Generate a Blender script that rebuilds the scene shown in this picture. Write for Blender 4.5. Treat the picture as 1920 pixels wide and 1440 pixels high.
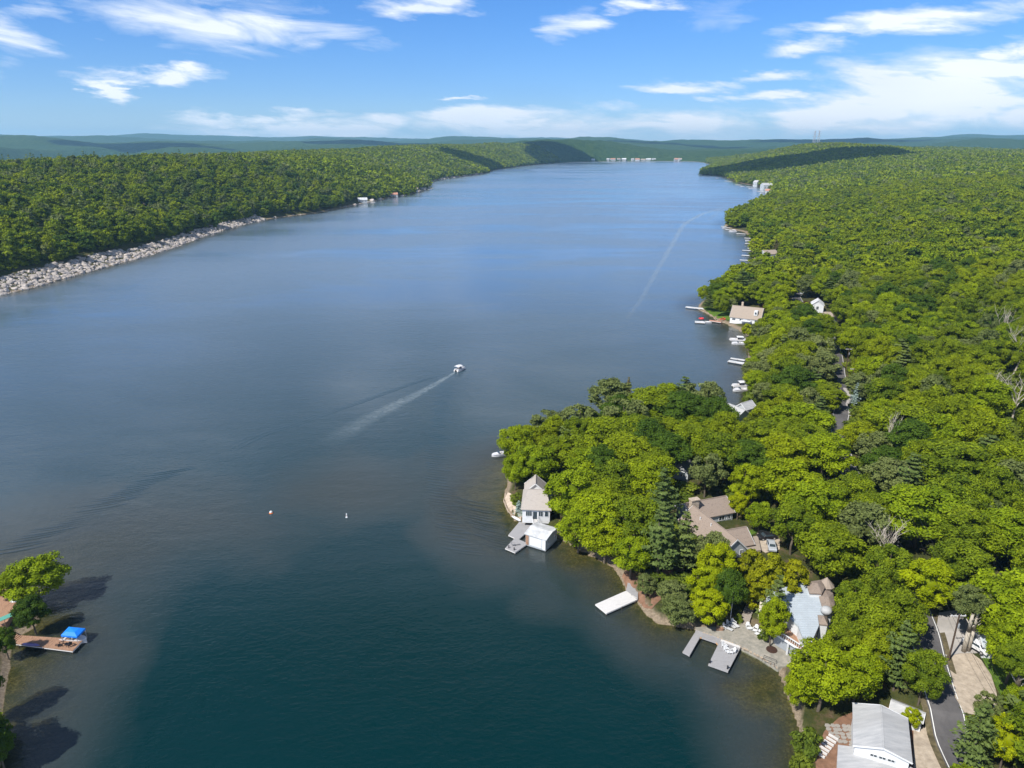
import bpy, bmesh, math, random
import numpy as np
from mathutils import Vector, Matrix

# ------------------------------------------------------------------ scene, camera, sky, sun
S = bpy.context.scene
for o in list(bpy.data.objects):
    bpy.data.objects.remove(o)
COL = S.collection
R = math.radians
CAM_H = 90.0
F = 1331.0
P = math.atan(452 / F)          # camera pitch below the horizontal
cd = bpy.data.cameras.new("camera")
cam = bpy.data.objects.new("camera", cd)
COL.objects.link(cam)
cam.location = (0, 0, CAM_H)
cam.rotation_euler = (R(90) - P, 0, 0)
cd.sensor_width = 36
cd.lens = F / 1920 * 36
cd.clip_start = 1
cd.clip_end = 60000
S.camera = cam

SUN_DIR = Vector((0.74, 0.67, -1.14)).normalized()      # the way the light travels
SUN_EL = math.asin(-SUN_DIR.z)
sd_ = bpy.data.lights.new("sun", 'SUN')
sd_.energy = 5.0
sd_.angle = R(0.53)
sd_.color = (1.0, 0.955, 0.88)
sun = bpy.data.objects.new("sun", sd_)
COL.objects.link(sun)
sun.rotation_euler = SUN_DIR.to_track_quat('-Z', 'Y').to_euler()
sun.location = (-200, -300, 600)

S.render.engine = 'CYCLES'
S.view_settings.view_transform = 'Standard'
S.view_settings.look = 'None'
S.view_settings.exposure = 0.46
S.view_settings.gamma = 1.0
S.view_settings.use_curve_mapping = False
S.cycles.max_bounces = 5
S.cycles.diffuse_bounces = 2
S.cycles.glossy_bounces = 2
S.cycles.transmission_bounces = 2
S.cycles.transparent_max_bounces = 8
S.cycles.volume_bounces = 0
S.cycles.sample_clamp_indirect = 4
S.cycles.use_denoising = True
try:
    S.cycles.denoising_prefilter = 'ACCURATE'
except Exception:
    pass


class NT:
    """small helper for node trees"""
    def __init__(self, nt):
        self.nt = nt
        nt.nodes.clear()

    def n(self, typ, ins=None, **kw):
        nd = self.nt.nodes.new(typ)
        for k, v in kw.items():
            setattr(nd, k, v)
        for k, v in (ins or {}).items():
            sock = nd.inputs[k]
            if isinstance(v, bpy.types.NodeSocket):
                self.nt.links.new(v, sock)
            else:
                sock.default_value = v
        return nd

    def m(self, op, a, b=0.0, c=0.0, clamp=False):
        nd = self.n('ShaderNodeMath', {0: a, 1: b, 2: c}, operation=op, use_clamp=clamp)
        return nd.outputs[0]

    def mix(self, f, a, b, bt='MIX'):
        nd = self.nt.nodes.new('ShaderNodeMix')
        nd.data_type = 'RGBA'
        nd.blend_type = bt
        for s, v in ((nd.inputs[0], f), (nd.inputs[6], a), (nd.inputs[7], b)):
            if isinstance(v, bpy.types.NodeSocket):
                self.nt.links.new(v, s)
            else:
                s.default_value = v if not (isinstance(v, tuple) and len(v) == 3) else (*v, 1)
        return nd.outputs[2]

    def ramp(self, f, stops, interp='LINEAR'):
        nd = self.nt.nodes.new('ShaderNodeValToRGB')
        cr = nd.color_ramp
        cr.interpolation = interp
        while len(cr.elements) < len(stops):
            cr.elements.new(0.5)
        for e, (p, c) in zip(cr.elements, stops):
            e.position = p
            e.color = (*c, 1) if len(c) == 3 else c
        self.nt.links.new(f, nd.inputs[0])
        return nd.outputs[0]

    def noise(self, vec, scale, detail=4, rough=0.5, dist=0.0):
        nd = self.n('ShaderNodeTexNoise', {'Scale': scale, 'Detail': detail, 'Roughness': rough, 'Distortion': dist})
        if vec is not None:
            self.nt.links.new(vec, nd.inputs['Vector'])
        return nd.outputs[0]

    def link(self, a, b):
        self.nt.links.new(a, b)


# ---- world: Nishita sky, with cirrus and cumulus clouds fixed in the directions where they stand
world = bpy.data.worlds.new("World")
S.world = world
world.use_nodes = True
W_ = NT(world.node_tree)
geo = W_.n('ShaderNodeTexCoord')
sep = W_.n('ShaderNodeSeparateXYZ', {0: geo.outputs['Generated']})
zz = W_.m('MAXIMUM', sep.outputs[2], 0.0)
sky = W_.n('ShaderNodeTexSky')
sky.sky_type = 'NISHITA'
sky.sun_disc = False
sky.sun_elevation = SUN_EL
sky.sun_rotation = math.atan2(-SUN_DIR.x, -SUN_DIR.y)
sky.altitude = 100
sky.air_density = 1.0
sky.dust_density = 0.15
sky.ozone_density = 2.0
tint = W_.ramp(zz, [(0.0, (0.38, 0.58, 0.95)), (0.06, (0.31, 0.56, 1.02)), (0.17, (0.30, 0.60, 1.06)), (0.42, (0.42, 0.62, 0.90)), (1.0, (0.5, 0.62, 0.80))])
hsv = W_.n('ShaderNodeHueSaturation', {'Hue': 0.5, 'Saturation': 1.0, 'Value': 1.0, 'Color': W_.mix(1.0, sky.outputs[0], tint, 'MULTIPLY')})
az = W_.m('ARCTAN2', sep.outputs[0], sep.outputs[1])
el = W_.m('ARCSINE', sep.outputs[2])


def px_dir(x, y):
    u = (x - 960) / F
    v = (y - 720) / F
    d = Vector((u, math.cos(P) - v * math.sin(P), -(math.sin(P) + v * math.cos(P)))).normalized()
    return math.atan2(d.x, d.y), math.asin(d.z)


cl_vec = W_.n('ShaderNodeCombineXYZ', {0: az, 1: W_.m('MULTIPLY_ADD', el, 4.2, W_.m('MULTIPLY', az, 0.35)), 2: 0.37})
n1 = W_.noise(cl_vec.outputs[0], 8.0, 10, 0.60, 0.7)
n2 = W_.noise(cl_vec.outputs[0], 2.6, 5, 0.5, 0.3)
warp = W_.n('ShaderNodeTexNoise', {'Vector': cl_vec.outputs[0], 'Scale': 9.0, 'Detail': 8.0, 'Roughness': 0.6})
wsep = W_.n('ShaderNodeSeparateXYZ', {0: warp.outputs[1]})
azw = W_.m('MULTIPLY_ADD', W_.m('SUBTRACT', wsep.outputs[0], 0.5), 0.20, az)
elw = W_.m('MULTIPLY_ADD', W_.m('SUBTRACT', wsep.outputs[1], 0.5), 0.050, el)
CLOUDS = [  # photo position, half sizes, density, softness group
    (470, 45, 190, 50, .62), (330, 20, 130, 45, .55), (610, 75, 130, 22, .45), (25, 75, 85, 45, .7), (60, 20, 80, 20, .5),
    (290, 140, 100, 15, .95), (205, 165, 32, 26, .95), (480, 222, 125, 10, 1.0), (560, 243, 160, 15, 1.15), (700, 235, 80, 15, 1.1),
    (910, 222, 120, 15, 1.15), (1010, 243, 210, 15, 1.0), (1220, 235, 160, 24, 1.2), (800, 12, 75, 18, .8), (1075, 45, 55, 28, .55),
    (1210, 4, 60, 15, .95), (1285, 158, 75, 13, .85), (1440, 146, 75, 9, .8), (1430, 181, 70, 10, .95), (1500, 90, 85, 15, .75),
    (1475, 60, 60, 15, .5), (1590, 45, 90, 16, .7), (1750, 30, 150, 22, .75), (1560, 215, 120, 24, 1.15), (1690, 170, 140, 42, 1.4),
    (1810, 165, 190, 56, 1.5), (1890, 90, 80, 20, 1.2), (1860, 205, 190, 35, .95), (845, 187, 36, 4, .7), (1700, 240, 190, 10, .5),
    (1350, 30, 90, 40, .25), (2150, 130, 220, 90, .9), (-250, 120, 200, 50, .7)]
acc = None
big = None
for (cx, cy, rx, ry, s) in CLOUDS:
    a0, e0 = px_dir(cx, cy)
    a1, e1 = px_dir(cx + rx, cy)
    a2, e2 = px_dir(cx, cy - ry)
    ra, re = abs(a1 - a0), abs(e2 - e0)
    dx = W_.m('MULTIPLY', W_.m('SUBTRACT', azw, a0), 1 / ra)
    dy = W_.m('MULTIPLY', W_.m('SUBTRACT', elw, e0), 1 / re)
    r2 = W_.m('ADD', W_.m('MULTIPLY', dx, dx), W_.m('MULTIPLY', dy, dy))
    g = W_.m('MULTIPLY', W_.m('EXPONENT', W_.m('MULTIPLY', r2, -0.9)), s)
    acc = g if acc is None else W_.m('MAXIMUM', acc, g)
# the sky above the frame carries on with the same scattered cloud
hi = W_.m('MULTIPLY', W_.m('MULTIPLY', W_.m('SUBTRACT', el, R(10)), 9.0, clamp=True), W_.m('MULTIPLY_ADD', el, -2.2, 1.95, clamp=True))
plane = W_.n('ShaderNodeCombineXYZ', {0: W_.m('DIVIDE', sep.outputs[0], W_.m('MAXIMUM', sep.outputs[2], 0.05)),
                                      1: W_.m('DIVIDE', sep.outputs[1], W_.m('MAXIMUM', sep.outputs[2], 0.05)), 2: 0.0})
n3 = W_.noise(plane.outputs[0], 0.55, 8, 0.6, 0.4)
acc = W_.m('MAXIMUM', acc, W_.m('MULTIPLY', W_.m('MULTIPLY_ADD', W_.m('SUBTRACT', n3, 0.47), 4.0, 0.50, clamp=True), W_.m('MULTIPLY', hi, 1.0)))
cov = W_.m('MULTIPLY', acc, W_.m('MULTIPLY_ADD', W_.m('SUBTRACT', n1, 0.5), 4.4, 1.0))
cov = W_.m('MULTIPLY_ADD', cov, 1.50, -0.19, clamp=True)
cov = W_.m('SMOOTH_MIN', cov, 0.97, 0.1)
sh = W_.m('MULTIPLY_ADD', W_.m('SUBTRACT', n2, 0.42), 1.6, 0.35, clamp=True)
ccol = W_.mix(sh, (8.6, 8.8, 9.1), (6.2, 6.9, 8.0))
hz = W_.m('EXPONENT', W_.m('MULTIPLY', zz, -22.0))
skyc = W_.mix(W_.m('MULTIPLY', hz, 0.42), hsv.outputs[0], (6.6, 8.3, 9.8))
final = W_.mix(cov, skyc, ccol)
bg = W_.n('ShaderNodeBackground', {'Color': final, 'Strength': 0.1})
out = W_.n('ShaderNodeOutputWorld', {'Surface': bg.outputs[0]})
world.cycles.sampling_method = 'MANUAL'
world.cycles.sample_map_resolution = 512


# ------------------------------------------------------------------ placement helpers
def unproj(x, y, z=0.0):
    """the real place, at height z, of something seen at photo position x, y"""
    u = (x - 960) / F
    v = (y - 720) / F
    t = (CAM_H - z) / (math.sin(P) + v * math.cos(P))
    return Vector((u * t, (math.cos(P) - v * math.sin(P)) * t, z))


def proj(X, Y, Z):
    dz = CAM_H - Z
    t = Y * math.cos(P) + dz * math.sin(P)
    return 960 + F * X / t, 720 + F * (dz * math.cos(P) - Y * math.sin(P)) / t, t


def vnoise(x, y, seed=0):
    """smooth value noise, numpy arrays in and out, -1..1"""
    x = np.asarray(x, float); y = np.asarray(y, float)
    xi = np.floor(x).astype(np.int64); yi = np.floor(y).astype(np.int64)
    xf = x - xi; yf = y - yi
    def h(i, j):
        n = (i * 374761393 + j * 668265263 + seed * 1442695041) & 0x7fffffff
        n = ((n ^ (n >> 13)) * 1274126177) & 0x7fffffff
        return ((n ^ (n >> 16)) & 0xffff) / 32767.5 - 1.0
    u = xf * xf * (3 - 2 * xf); v = yf * yf * (3 - 2 * yf)
    return (h(xi, yi) * (1 - u) + h(xi + 1, yi) * u) * (1 - v) + (h(xi, yi + 1) * (1 - u) + h(xi + 1, yi + 1) * u) * v


def fbm(x, y, oct=4, seed=0):
    s = 0; a = 1.0; t = 0
    for k in range(oct):
        s = s + a * vnoise(x * 2 ** k, y * 2 ** k, seed + 17 * k); t += a; a *= 0.5
    return s / t


def sstep(x, a, b):
    t = np.clip((x - a) / (b - a), 0, 1)
    return t * t * (3 - 2 * t)


SHORE_R = [(1500, 1440), (1512, 1385), (1490, 1340), (1474, 1290), (1459, 1252), (1425, 1230), (1392, 1213), (1350, 1196), (1306, 1179),
           (1262, 1172), (1235, 1170), (1210, 1150), (1193, 1126), (1174, 1106), (1165, 1085), (1150, 1062), (1120, 1045), (1085, 1028), (1050, 1008),
           (1020, 990), (995, 986), (978, 977), (964, 968), (952, 954), (945, 938), (947, 924), (953, 905), (950, 880), (958, 858), (985, 842),
           (1040, 828), (1085, 813), (1120, 790), (1170, 778), (1250, 775), (1320, 782), (1360, 792), (1385, 778), (1400, 752), (1405, 700),
           (1403, 655), (1400, 628), (1385, 618), (1362, 607), (1341, 597), (1322, 586), (1308, 577), (1318, 565), (1345, 553), (1378, 535),
           (1402, 515), (1414, 500), (1413, 487), (1410, 465), (1412, 450), (1408, 443), (1395, 435), (1372, 430), (1358, 424), (1364, 416),
           (1382, 406), (1410, 392), (1434, 378), (1450, 366), (1447, 360), (1430, 352), (1408, 347), (1386, 343), (1370, 336), (1350, 330),
           (1330, 328.5), (1313, 328), (1318, 322), (1332, 316), (1338, 309), (1320, 304.5), (1300, 303), (1240, 302), (1180, 302), (1120, 302.5), (1080, 303.5)]
SHORE_L = [(1040, 306), (1000, 309.5), (975, 312), (930, 318), (905, 326), (870, 331), (830, 336), (802, 341), (806, 350), (795, 357), (760, 366), (715, 374), (680, 381),
           (640, 390), (590, 400), (560, 403), (500, 411), (440, 425), (380, 444), (330, 463), (270, 481), (200, 500), (120, 522), (60, 540), (0, 553)]
LAKE = [(57, -200)] + [tuple(unproj(*p)[:2]) for p in SHORE_R] + [tuple(unproj(*p)[:2]) for p in SHORE_L] + \
       [(-390, 400), (-470, 330), (-620, 200), (-760, 0), (-760, -200)]
ISLE = [tuple(unproj(*p)[:2]) for p in [(-60, 1075), (-8, 1078), (30, 1100), (62, 1125), (78, 1150), (70, 1172), (40, 1188), (20, 1205), (18, 1250), (8, 1300), (2, 1360), (0, 1440)]] + \
       [(-72, -200), (-400, -200), (-400, 60), (-180, 128)]


def seg_dist(px, py, poly):
    best = np.full(px.shape, 1e18)
    inside = np.zeros(px.shape, bool)
    n = len(poly)
    for i in range(n):
        x0, y0 = poly[i]; x1, y1 = poly[(i + 1) % n]
        ex, ey = x1 - x0, y1 - y0
        t = np.clip(((px - x0) * ex + (py - y0) * ey) / (ex * ex + ey * ey), 0, 1)
        best = np.minimum(best, (px - x0 - t * ex) ** 2 + (py - y0 - t * ey) ** 2)
        c = (y0 > py) != (y1 > py)
        if abs(ey) > 1e-9:
            inside ^= c & (px < (x1 - x0) * (py - y0) / (y1 - y0) + x0)
    return np.sqrt(best), inside


def inland(px, py):
    """metres inland of the shore (positive on land)"""
    d, i = seg_dist(px, py, LAKE)
    d = np.where(i, -d, d)
    d2, i2 = seg_dist(px, py, ISLE)
    d2 = np.where(i2, d2, -d2)
    return np.maximum(d, d2)


def isl(px, py):
    d2, i2 = seg_dist(px, py, ISLE)
    return i2


PADS = []    # levelled ground: (x, y, radius, height)


def ground_h(px, py, d=None):
    px = np.asarray(px, float); py = np.asarray(py, float)
    if d is None:
        d = inland(px, py)
    r = np.hypot(px, py)
    sh = 0.06 * fbm(px / 9, py / 9, 2, 3) * 4
    dl = np.maximum(d + fbm(px / 160, py / 160, 3, 5) * np.clip(d * 0.35, 0, 45), 0)
    left = np.interp(dl, [0, 3, 14, 45, 110, 190, 300, 480, 700, 1000, 1500], [0, 1.2, 5, 17, 38, 52, 58, 50, 30, 12, 6])
    left = left * (0.84 + 0.16 * sstep(py, 650, 1200) + 0.22 * sstep(py, 1400, 3000) + 0.10 * fbm(px / 230, py / 230, 3, 9)) + 0.0
    right = np.interp(dl, [0, 1.5, 6, 40, 75, 110, 200, 380, 620, 950, 1400, 2000], [0, 1.0, 1.5, 4.0, 6.5, 9, 19, 36, 49, 54, 42, 12])
    right = right * (1 + 0.10 * fbm(px / 260, py / 260, 3, 21) * sstep(dl, 60, 300))
    cx = 0.18 * py - 100
    w = sstep(px - cx, -60 - 0.04 * py, 60 + 0.04 * py)
    h = left * (1 - w) + right * w
    isle = isl(px, py)
    h = np.where(isle, np.interp(d, [0, 1.5, 10, 40], [0, 1.0, 2.0, 4.0]), h)
    # hills round the far end of the lake
    def hill(cx_, cy_, sx, sy, a):
        return a * np.exp(-((px - cx_) / sx) ** 2 - ((py - cy_) / sy) ** 2)
    land = sstep(d, 0, 160)
    h = h + land * (hill(1110, 2750, 210, 420, 44) + hill(860, 2150, 230, 330, 14) + hill(470, 4600, 420, 500, 46) + hill(200, 3850, 260, 500, 26))
    # the far country: rolling ridges that climb slowly with distance
    far = sstep(r, 3300, 5200)
    ang = np.arctan2(px, py)
    base = 22 + 22 * sstep(r, 4500, 8000)
    rid = 0
    for (rr, a, wd, f, sd) in ((5200, 34, 500, 9, 1), (6500, 52, 650, 7, 2), (8200, 74, 800, 8, 3), (10500, 100, 1000, 6, 4), (13500, 132, 1200, 5, 5)):
        rid = np.maximum(rid, a * (0.72 + 1.35 * fbm(ang * f, rr * 0.01 + r * 0.0003, 3, sd)) * np.exp(-((r - rr) / wd) ** 2))
    hf = base + rid + 22 * fbm(px / 520, py / 520, 4, 31)
    basin = np.exp(-((px + 2530) / 330) ** 2 - ((py - 4500) / 760) ** 2)
    hf = hf * (1 - sstep(basin, 0.25, 0.5)) + (-4) * sstep(basin, 0.25, 0.5)
    lowl = sstep(-px, 700, 1500) * sstep(py, 1800, 2700)
    far = np.maximum(far, lowl)
    hf = hf - lowl * (1 - sstep(r, 4300, 6000)) * 16
    h = h * (1 - far * sstep(d, 300, 900)) + hf * far * sstep(d, 300, 900)
    # canopy texture where single trees are no longer built
    h = h + sstep(r, 3300, 3700) * np.where(h > 1, 7 + 3.5 * vnoise(px / 23, py / 23, 77), 0)
    for (x0, y0, rad, hh) in PADS:
        k = 1 - sstep(np.hypot(px - x0, py - y0), rad, rad + 5)
        h = h * (1 - k) + hh * k
    # lake bed
    q = -d
    slope = np.interp(q, [0, 2, 7, 16, 32], [0, 0.4, 1.7, 5.0, 9.5])
    shelf = np.zeros_like(px)
    qx = px + 9 * fbm(px / 17, py / 17, 3, 91); qy = py + 9 * fbm(px / 17, py / 17, 3, 92)
    for (x, y, rx, ry, a) in ((250, 980, 420, 110, 1.0), (640, 920, 260, 80, .95), (880, 960, 120, 110, 1.0), (100, 1220, 150, 110, .8), (1110, 1060, 60, 35, 1.3), (1390, 1280, 60, 35, 1.2), (1000, 1110, 60, 40, .5), (1350, 640, 35, 18, 1.0)):
        c = unproj(x, y); ex = unproj(x + rx, y); ey = unproj(x, y - ry)
        sx = abs(ex.x - c.x); sy = max(abs(ey.y - c.y), 3)
        shelf = np.maximum(shelf, a * np.exp(-0.8 * (((qx - c.x) / sx) ** 2 + ((qy - c.y) / sy) ** 2) ** 1.1))
    dep = slope * (1 - 0.80 * np.clip(shelf, 0, 1.1)) * (1 + 0.25 * fbm(px / 14, py / 14, 4, 41))
    return np.where(d > 0, np.maximum(h + sh * (d > 3) * (d < 500), 0.06), -np.maximum(dep, 0.0) - 0.02)


def gh(x, y):
    return float(ground_h(np.array([x]), np.array([y]))[0])


def on_ground(x, y, up=0.0):
    """where the sight line through a photo position meets the ground (raised by up)"""
    u = (x - 960) / F; v = (y - 720) / F
    d = np.array((u, math.cos(P) - v * math.sin(P), -(math.sin(P) + v * math.cos(P))))
    t = np.linspace(60, 1500, 2600) if y > 420 else np.geomspace(400, 7000, 3000)
    X, Y, Z = d[0] * t, d[1] * t, CAM_H + d[2] * t
    G = np.maximum(ground_h(X, Y), 0) + up
    k = np.argmax(Z < G)
    if not (Z < G).any():
        return unproj(x, max(y, 300), 1.0 + up) - Vector((0, 0, up))
    return Vector((X[k], Y[k], G[k] - up))
# ------------------------------------------------------------------ materials
def material(name):
    m = bpy.data.materials.new(name)
    m.use_nodes = True
    return m, NT(m.node_tree)


def finish(t, sh, disp=None):
    t.n('ShaderNodeOutputMaterial', {'Surface': sh})


def plain(name, col, rough=0.7, spec=0.3, var=0.12, scale=3.0, bump=0.0, metal=0.0, streak=None, col2=None):
    """a painted, stone or wooden surface: base colour with mottled wear"""
    m, t = material(name)
    co = t.n('ShaderNodeTexCoord').outputs['Object']
    if streak:
        co = t.n('ShaderNodeMapping', {'Vector': co, 'Scale': streak}).outputs[0]
    n = t.noise(co, scale, 6, 0.62)
    n2 = t.noise(co, scale * 0.23, 3, 0.5)
    f = t.m('MULTIPLY_ADD', t.m('SUBTRACT', n, 0.5), 2.2, 0.5, clamp=True)
    lo = tuple(c * (1 - var) for c in col)
    hi = tuple(min(1, c * (1 + var)) for c in (col2 or col))
    c = t.mix(f, lo, hi)
    c = t.mix(t.m('MULTIPLY_ADD', t.m('SUBTRACT', n2, 0.55), 4, 0, clamp=True), c, tuple(k * (1 - 1.6 * var) for k in (col2 or col)))
    ins = {'Base Color': c, 'Roughness': rough, 'Specular IOR Level': spec, 'Metallic': metal}
    if bump:
        ins['Normal'] = t.n('ShaderNodeBump', {'Height': n, 'Strength': bump, 'Distance': 0.1}).outputs[0]
    b = t.n('ShaderNodeBsdfPrincipled', ins)
    finish(t, b.outputs[0])
    return m


def mat_ground():
    m, t = material('forest_floor')
    pos = t.n('ShaderNodeNewGeometry').outputs['Position']
    sp = t.n('ShaderNodeSeparateXYZ', {0: pos})
    dist = t.n('ShaderNodeVectorMath', {0: pos}, operation='LENGTH')
    n = t.noise(pos, 0.35, 6, 0.65)
    n2 = t.noise(pos, 0.05, 4, 0.6)
    n3 = t.noise(pos, 2.2, 5, 0.7)
    floor = t.ramp(n, [(0.3, (0.030, 0.040, 0.012)), (0.5, (0.055, 0.060, 0.018)), (0.62, (0.10, 0.075, 0.042)), (0.75, (0.16, 0.115, 0.075))])
    # lake bed: brown stones and weed
    bed = t.ramp(n3, [(0.28, (0.030, 0.026, 0.010)), (0.45, (0.085, 0.066, 0.024)), (0.6, (0.15, 0.118, 0.045)), (0.75, (0.24, 0.20, 0.10))])
    bed = t.mix(t.m('MULTIPLY_ADD', t.m('SUBTRACT', n, 0.45), 5, 0, clamp=True), bed, (0.05, 0.05, 0.016))
    sand = t.ramp(n3, [(0.3, (0.13, 0.10, 0.07)), (0.7, (0.30, 0.24, 0.17))])
    c = t.mix(t.m('MULTIPLY_ADD', sp.outputs[2], 2.2, -1.3, clamp=True), sand, floor)
    c = t.mix(t.m('MULTIPLY_ADD', sp.outputs[2], 14.0, 0.2, clamp=True), bed, c)
    # unbroken woodland canopy where the land is kilometres away
    k = t.noise(pos, 0.035, 5, 0.7)
    k2 = t.noise(pos, 0.0016, 4, 0.6)
    can = t.ramp(k, [(0.3, (0.012, 0.030, 0.008)), (0.5, (0.030, 0.062, 0.012)), (0.7, (0.058, 0.092, 0.018))])
    can = t.mix(t.m('MULTIPLY_ADD', t.m('SUBTRACT', k2, 0.5), 4, 0.3, clamp=True), can, (0.026, 0.060, 0.016))
    far = t.n('ShaderNodeMapRange', {0: dist.outputs[1], 1: 3250.0, 2: 3500.0}).outputs[0]
    far = t.m('MULTIPLY', far, t.m('GREATER_THAN', sp.outputs[2], 1.0))
    c = t.mix(far, c, can)
    bh = t.m('MULTIPLY', k, 14.0)
    bn = t.n('ShaderNodeBump', {'Height': t.m('ADD', t.m('MULTIPLY', bh, far), t.m('MULTIPLY', n3, 0.25)), 'Strength': 0.9, 'Distance': 1.0})
    b = t.n('ShaderNodeBsdfPrincipled', {'Base Color': c, 'Roughness': 0.9, 'Specular IOR Level': 0.1, 'Normal': bn.outputs[0]})
    finish(t, b.outputs[0])
    return m


def mat_water():
    m, t = material('lake_water')
    pos = t.n('ShaderNodeNewGeometry').outputs['Position']
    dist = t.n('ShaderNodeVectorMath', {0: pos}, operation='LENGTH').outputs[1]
    dep = t.n('ShaderNodeAttribute', attribute_name='depth').outputs['Fac']
    # ripples: small wind waves, longer waves, and gust patches that roughen or calm the surface
    mp = t.n('ShaderNodeMapping', {'Vector': pos, 'Scale': (0.62, 1.0, 1.0), 'Rotation': (0, 0, R(-12))}).outputs[0]
    w1 = t.noise(mp, 1.25, 3, 0.5, 0.3)
    w2 = t.noise(mp, 0.30, 2, 0.5, 0.25)
    mp2 = t.n('ShaderNodeMapping', {'Vector': pos, 'Scale': (0.0016, 0.0060, 1.0), 'Rotation': (0, 0, R(7))}).outputs[0]
    gust = t.noise(mp2, 1.0, 5, 0.62, 0.9)
    mp3 = t.n('ShaderNodeMapping', {'Vector': pos, 'Scale': (0.009, 0.017, 1.0), 'Rotation': (0, 0, R(-15))}).outputs[0]
    gust2 = t.noise(mp3, 1.0, 4, 0.6, 0.8)
    calm = t.m('MULTIPLY_ADD', t.m('SUBTRACT', t.m('ADD', t.m('MULTIPLY', gust, 0.65), t.m('MULTIPLY', gust2, 0.35)), 0.49), 7.0, 0.5, clamp=True)
    amp = t.m('MULTIPLY_ADD', calm, 0.75, 0.45)
    hgt = t.m('ADD', t.m('MULTIPLY', w1, 0.075), t.m('MULTIPLY', w2, 0.12))
    bmp = t.n('ShaderNodeBump', {'Height': t.m('MULTIPLY', hgt, amp), 'Strength': 1.0, 'Distance': 1.0})
    fres = t.n('ShaderNodeFresnel', {'IOR': 1.333, 'Normal': bmp.outputs[0]}).outputs[0]
    # rough water seen at a glancing angle mirrors less than a flat sheet would
    fres = t.m('MINIMUM', t.m('MULTIPLY', fres, t.m('MULTIPLY_ADD', calm, -0.34, 1.16)), 0.70)
    rough = t.m('MULTIPLY_ADD', calm, 0.10, 0.13)
    gl = t.n('ShaderNodeBsdfGlossy', {'Color': (0.96, 0.97, 1.0, 1), 'Roughness': rough, 'Normal': bmp.outputs[0]})
    murk = t.noise(pos, 0.03, 3, 0.5)
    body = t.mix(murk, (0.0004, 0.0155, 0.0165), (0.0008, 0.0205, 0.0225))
    body = t.mix(t.n('ShaderNodeMapRange', {0: dist, 1: 120.0, 2: 560.0}).outputs[0], body, (0.088, 0.135, 0.192))  # body lightened with distance: reflected brightness of the far lake put into the colour
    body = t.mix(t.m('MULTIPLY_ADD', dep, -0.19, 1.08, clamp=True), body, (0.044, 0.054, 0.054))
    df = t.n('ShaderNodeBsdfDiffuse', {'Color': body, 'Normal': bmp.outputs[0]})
    tr = t.n('ShaderNodeBsdfTransparent', {'Color': (0.80, 0.86, 0.72, 1)})
    op = t.m('SUBTRACT', 1.0, t.m('EXPONENT', t.m('MULTIPLY', dep, -0.80)), clamp=True)
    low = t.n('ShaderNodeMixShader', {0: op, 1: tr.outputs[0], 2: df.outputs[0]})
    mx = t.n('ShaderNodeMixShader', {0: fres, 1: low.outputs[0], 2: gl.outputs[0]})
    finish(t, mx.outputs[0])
    return m


def tag(o, label=None, cat=None, group=None, kind=None):
    if label: o['label'] = label
    if cat: o['category'] = cat
    if group: o['group'] = group
    if kind: o['kind'] = kind
    return o


def mesh_obj(name, verts, faces, mat=None, parent=None, smooth=False):
    me = bpy.data.meshes.new(name)
    me.from_pydata([tuple(map(float, v)) for v in verts], [], [tuple(map(int, f)) for f in faces])
    me.update()
    if smooth:
        me.polygons.foreach_set('use_smooth', [True] * len(me.polygons))
    if mat: me.materials.append(mat)
    o = bpy.data.objects.new(name, me)
    COL.objects.link(o)
    if parent: o.parent = parent
    return o


def polar(name, nr, na, r0, r1, zfun, mat, amax=R(62), attr=None):
    rr = r0 * (r1 / r0) ** (np.linspace(0, 1, nr))
    aa = np.linspace(-amax, amax, na)
    A, RR = np.meshgrid(aa, rr)
    X = np.sin(A) * RR; Y = np.cos(A) * RR
    x = X.ravel(); y = Y.ravel()
    z, at = zfun(x, y)
    me = bpy.data.meshes.new(name)
    nv = nr * na
    me.vertices.add(nv)
    me.vertices.foreach_set('co', np.stack([x, y, z], 1).astype(np.float32).ravel())
    i = np.arange(nr - 1)[:, None] * na + np.arange(na - 1)[None, :]
    q = np.stack([i, i + 1, i + na + 1, i + na], -1).reshape(-1, 4)
    nf = len(q)
    me.loops.add(nf * 4); me.loops.foreach_set('vertex_index', q.ravel().astype(np.int32))
    me.polygons.add(nf)
    me.polygons.foreach_set('loop_start', np.arange(0, nf * 4, 4, dtype=np.int32))
    me.polygons.foreach_set('use_smooth', np.ones(nf, bool))
    if at is not None:
        a = me.attributes.new('depth', 'FLOAT', 'POINT')
        a.data.foreach_set('value', at.astype(np.float32))
    me.update(calc_edges=True)
    me.validate()
    me.materials.append(mat)
    o = bpy.data.objects.new(name, me)
    COL.objects.link(o)
    o['kind'] = 'structure'
    return o


M_ground = mat_ground()
M_water = mat_water()
# levelled ground under the houses, patio and drive (x, y, radius, height)
def pad(px_, py_, rad, h):
    p = unproj(px_, py_, h)
    PADS.append((p.x, p.y, rad, h))


pad(1400, 1205, 6, 1.0); pad(1350, 1185, 5, 1.0); pad(1450, 1235, 4, 1.0)
pad(1500, 1185, 8, 2.6)
pad(1350, 1010, 8, 4.0); pad(1425, 1030, 7, 4.2)
pad(1003, 962, 5, 2.2)
pad(1640, 1430, 9, 2.0)
pad(1795, 1190, 10, 5.6)
pad(1810, 1275, 8, 5.0)
pad(1400, 592, 10, 2.0)

for a_, b_, r_ in ((1330, 1183, 3.2), (1360, 1188, 3.6), (1390, 1195, 4.2), (1420, 1206, 4.2), (1450, 1222, 3.6), (1474, 1232, 2.6), (1480, 1215, 2.4), (1398, 1180, 2.6), (1365, 1178, 2.4), (1440, 1200, 3)):
    pad(a_, b_, r_, 0.85)


def zg(x, y):
    return ground_h(x, y), None


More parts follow.
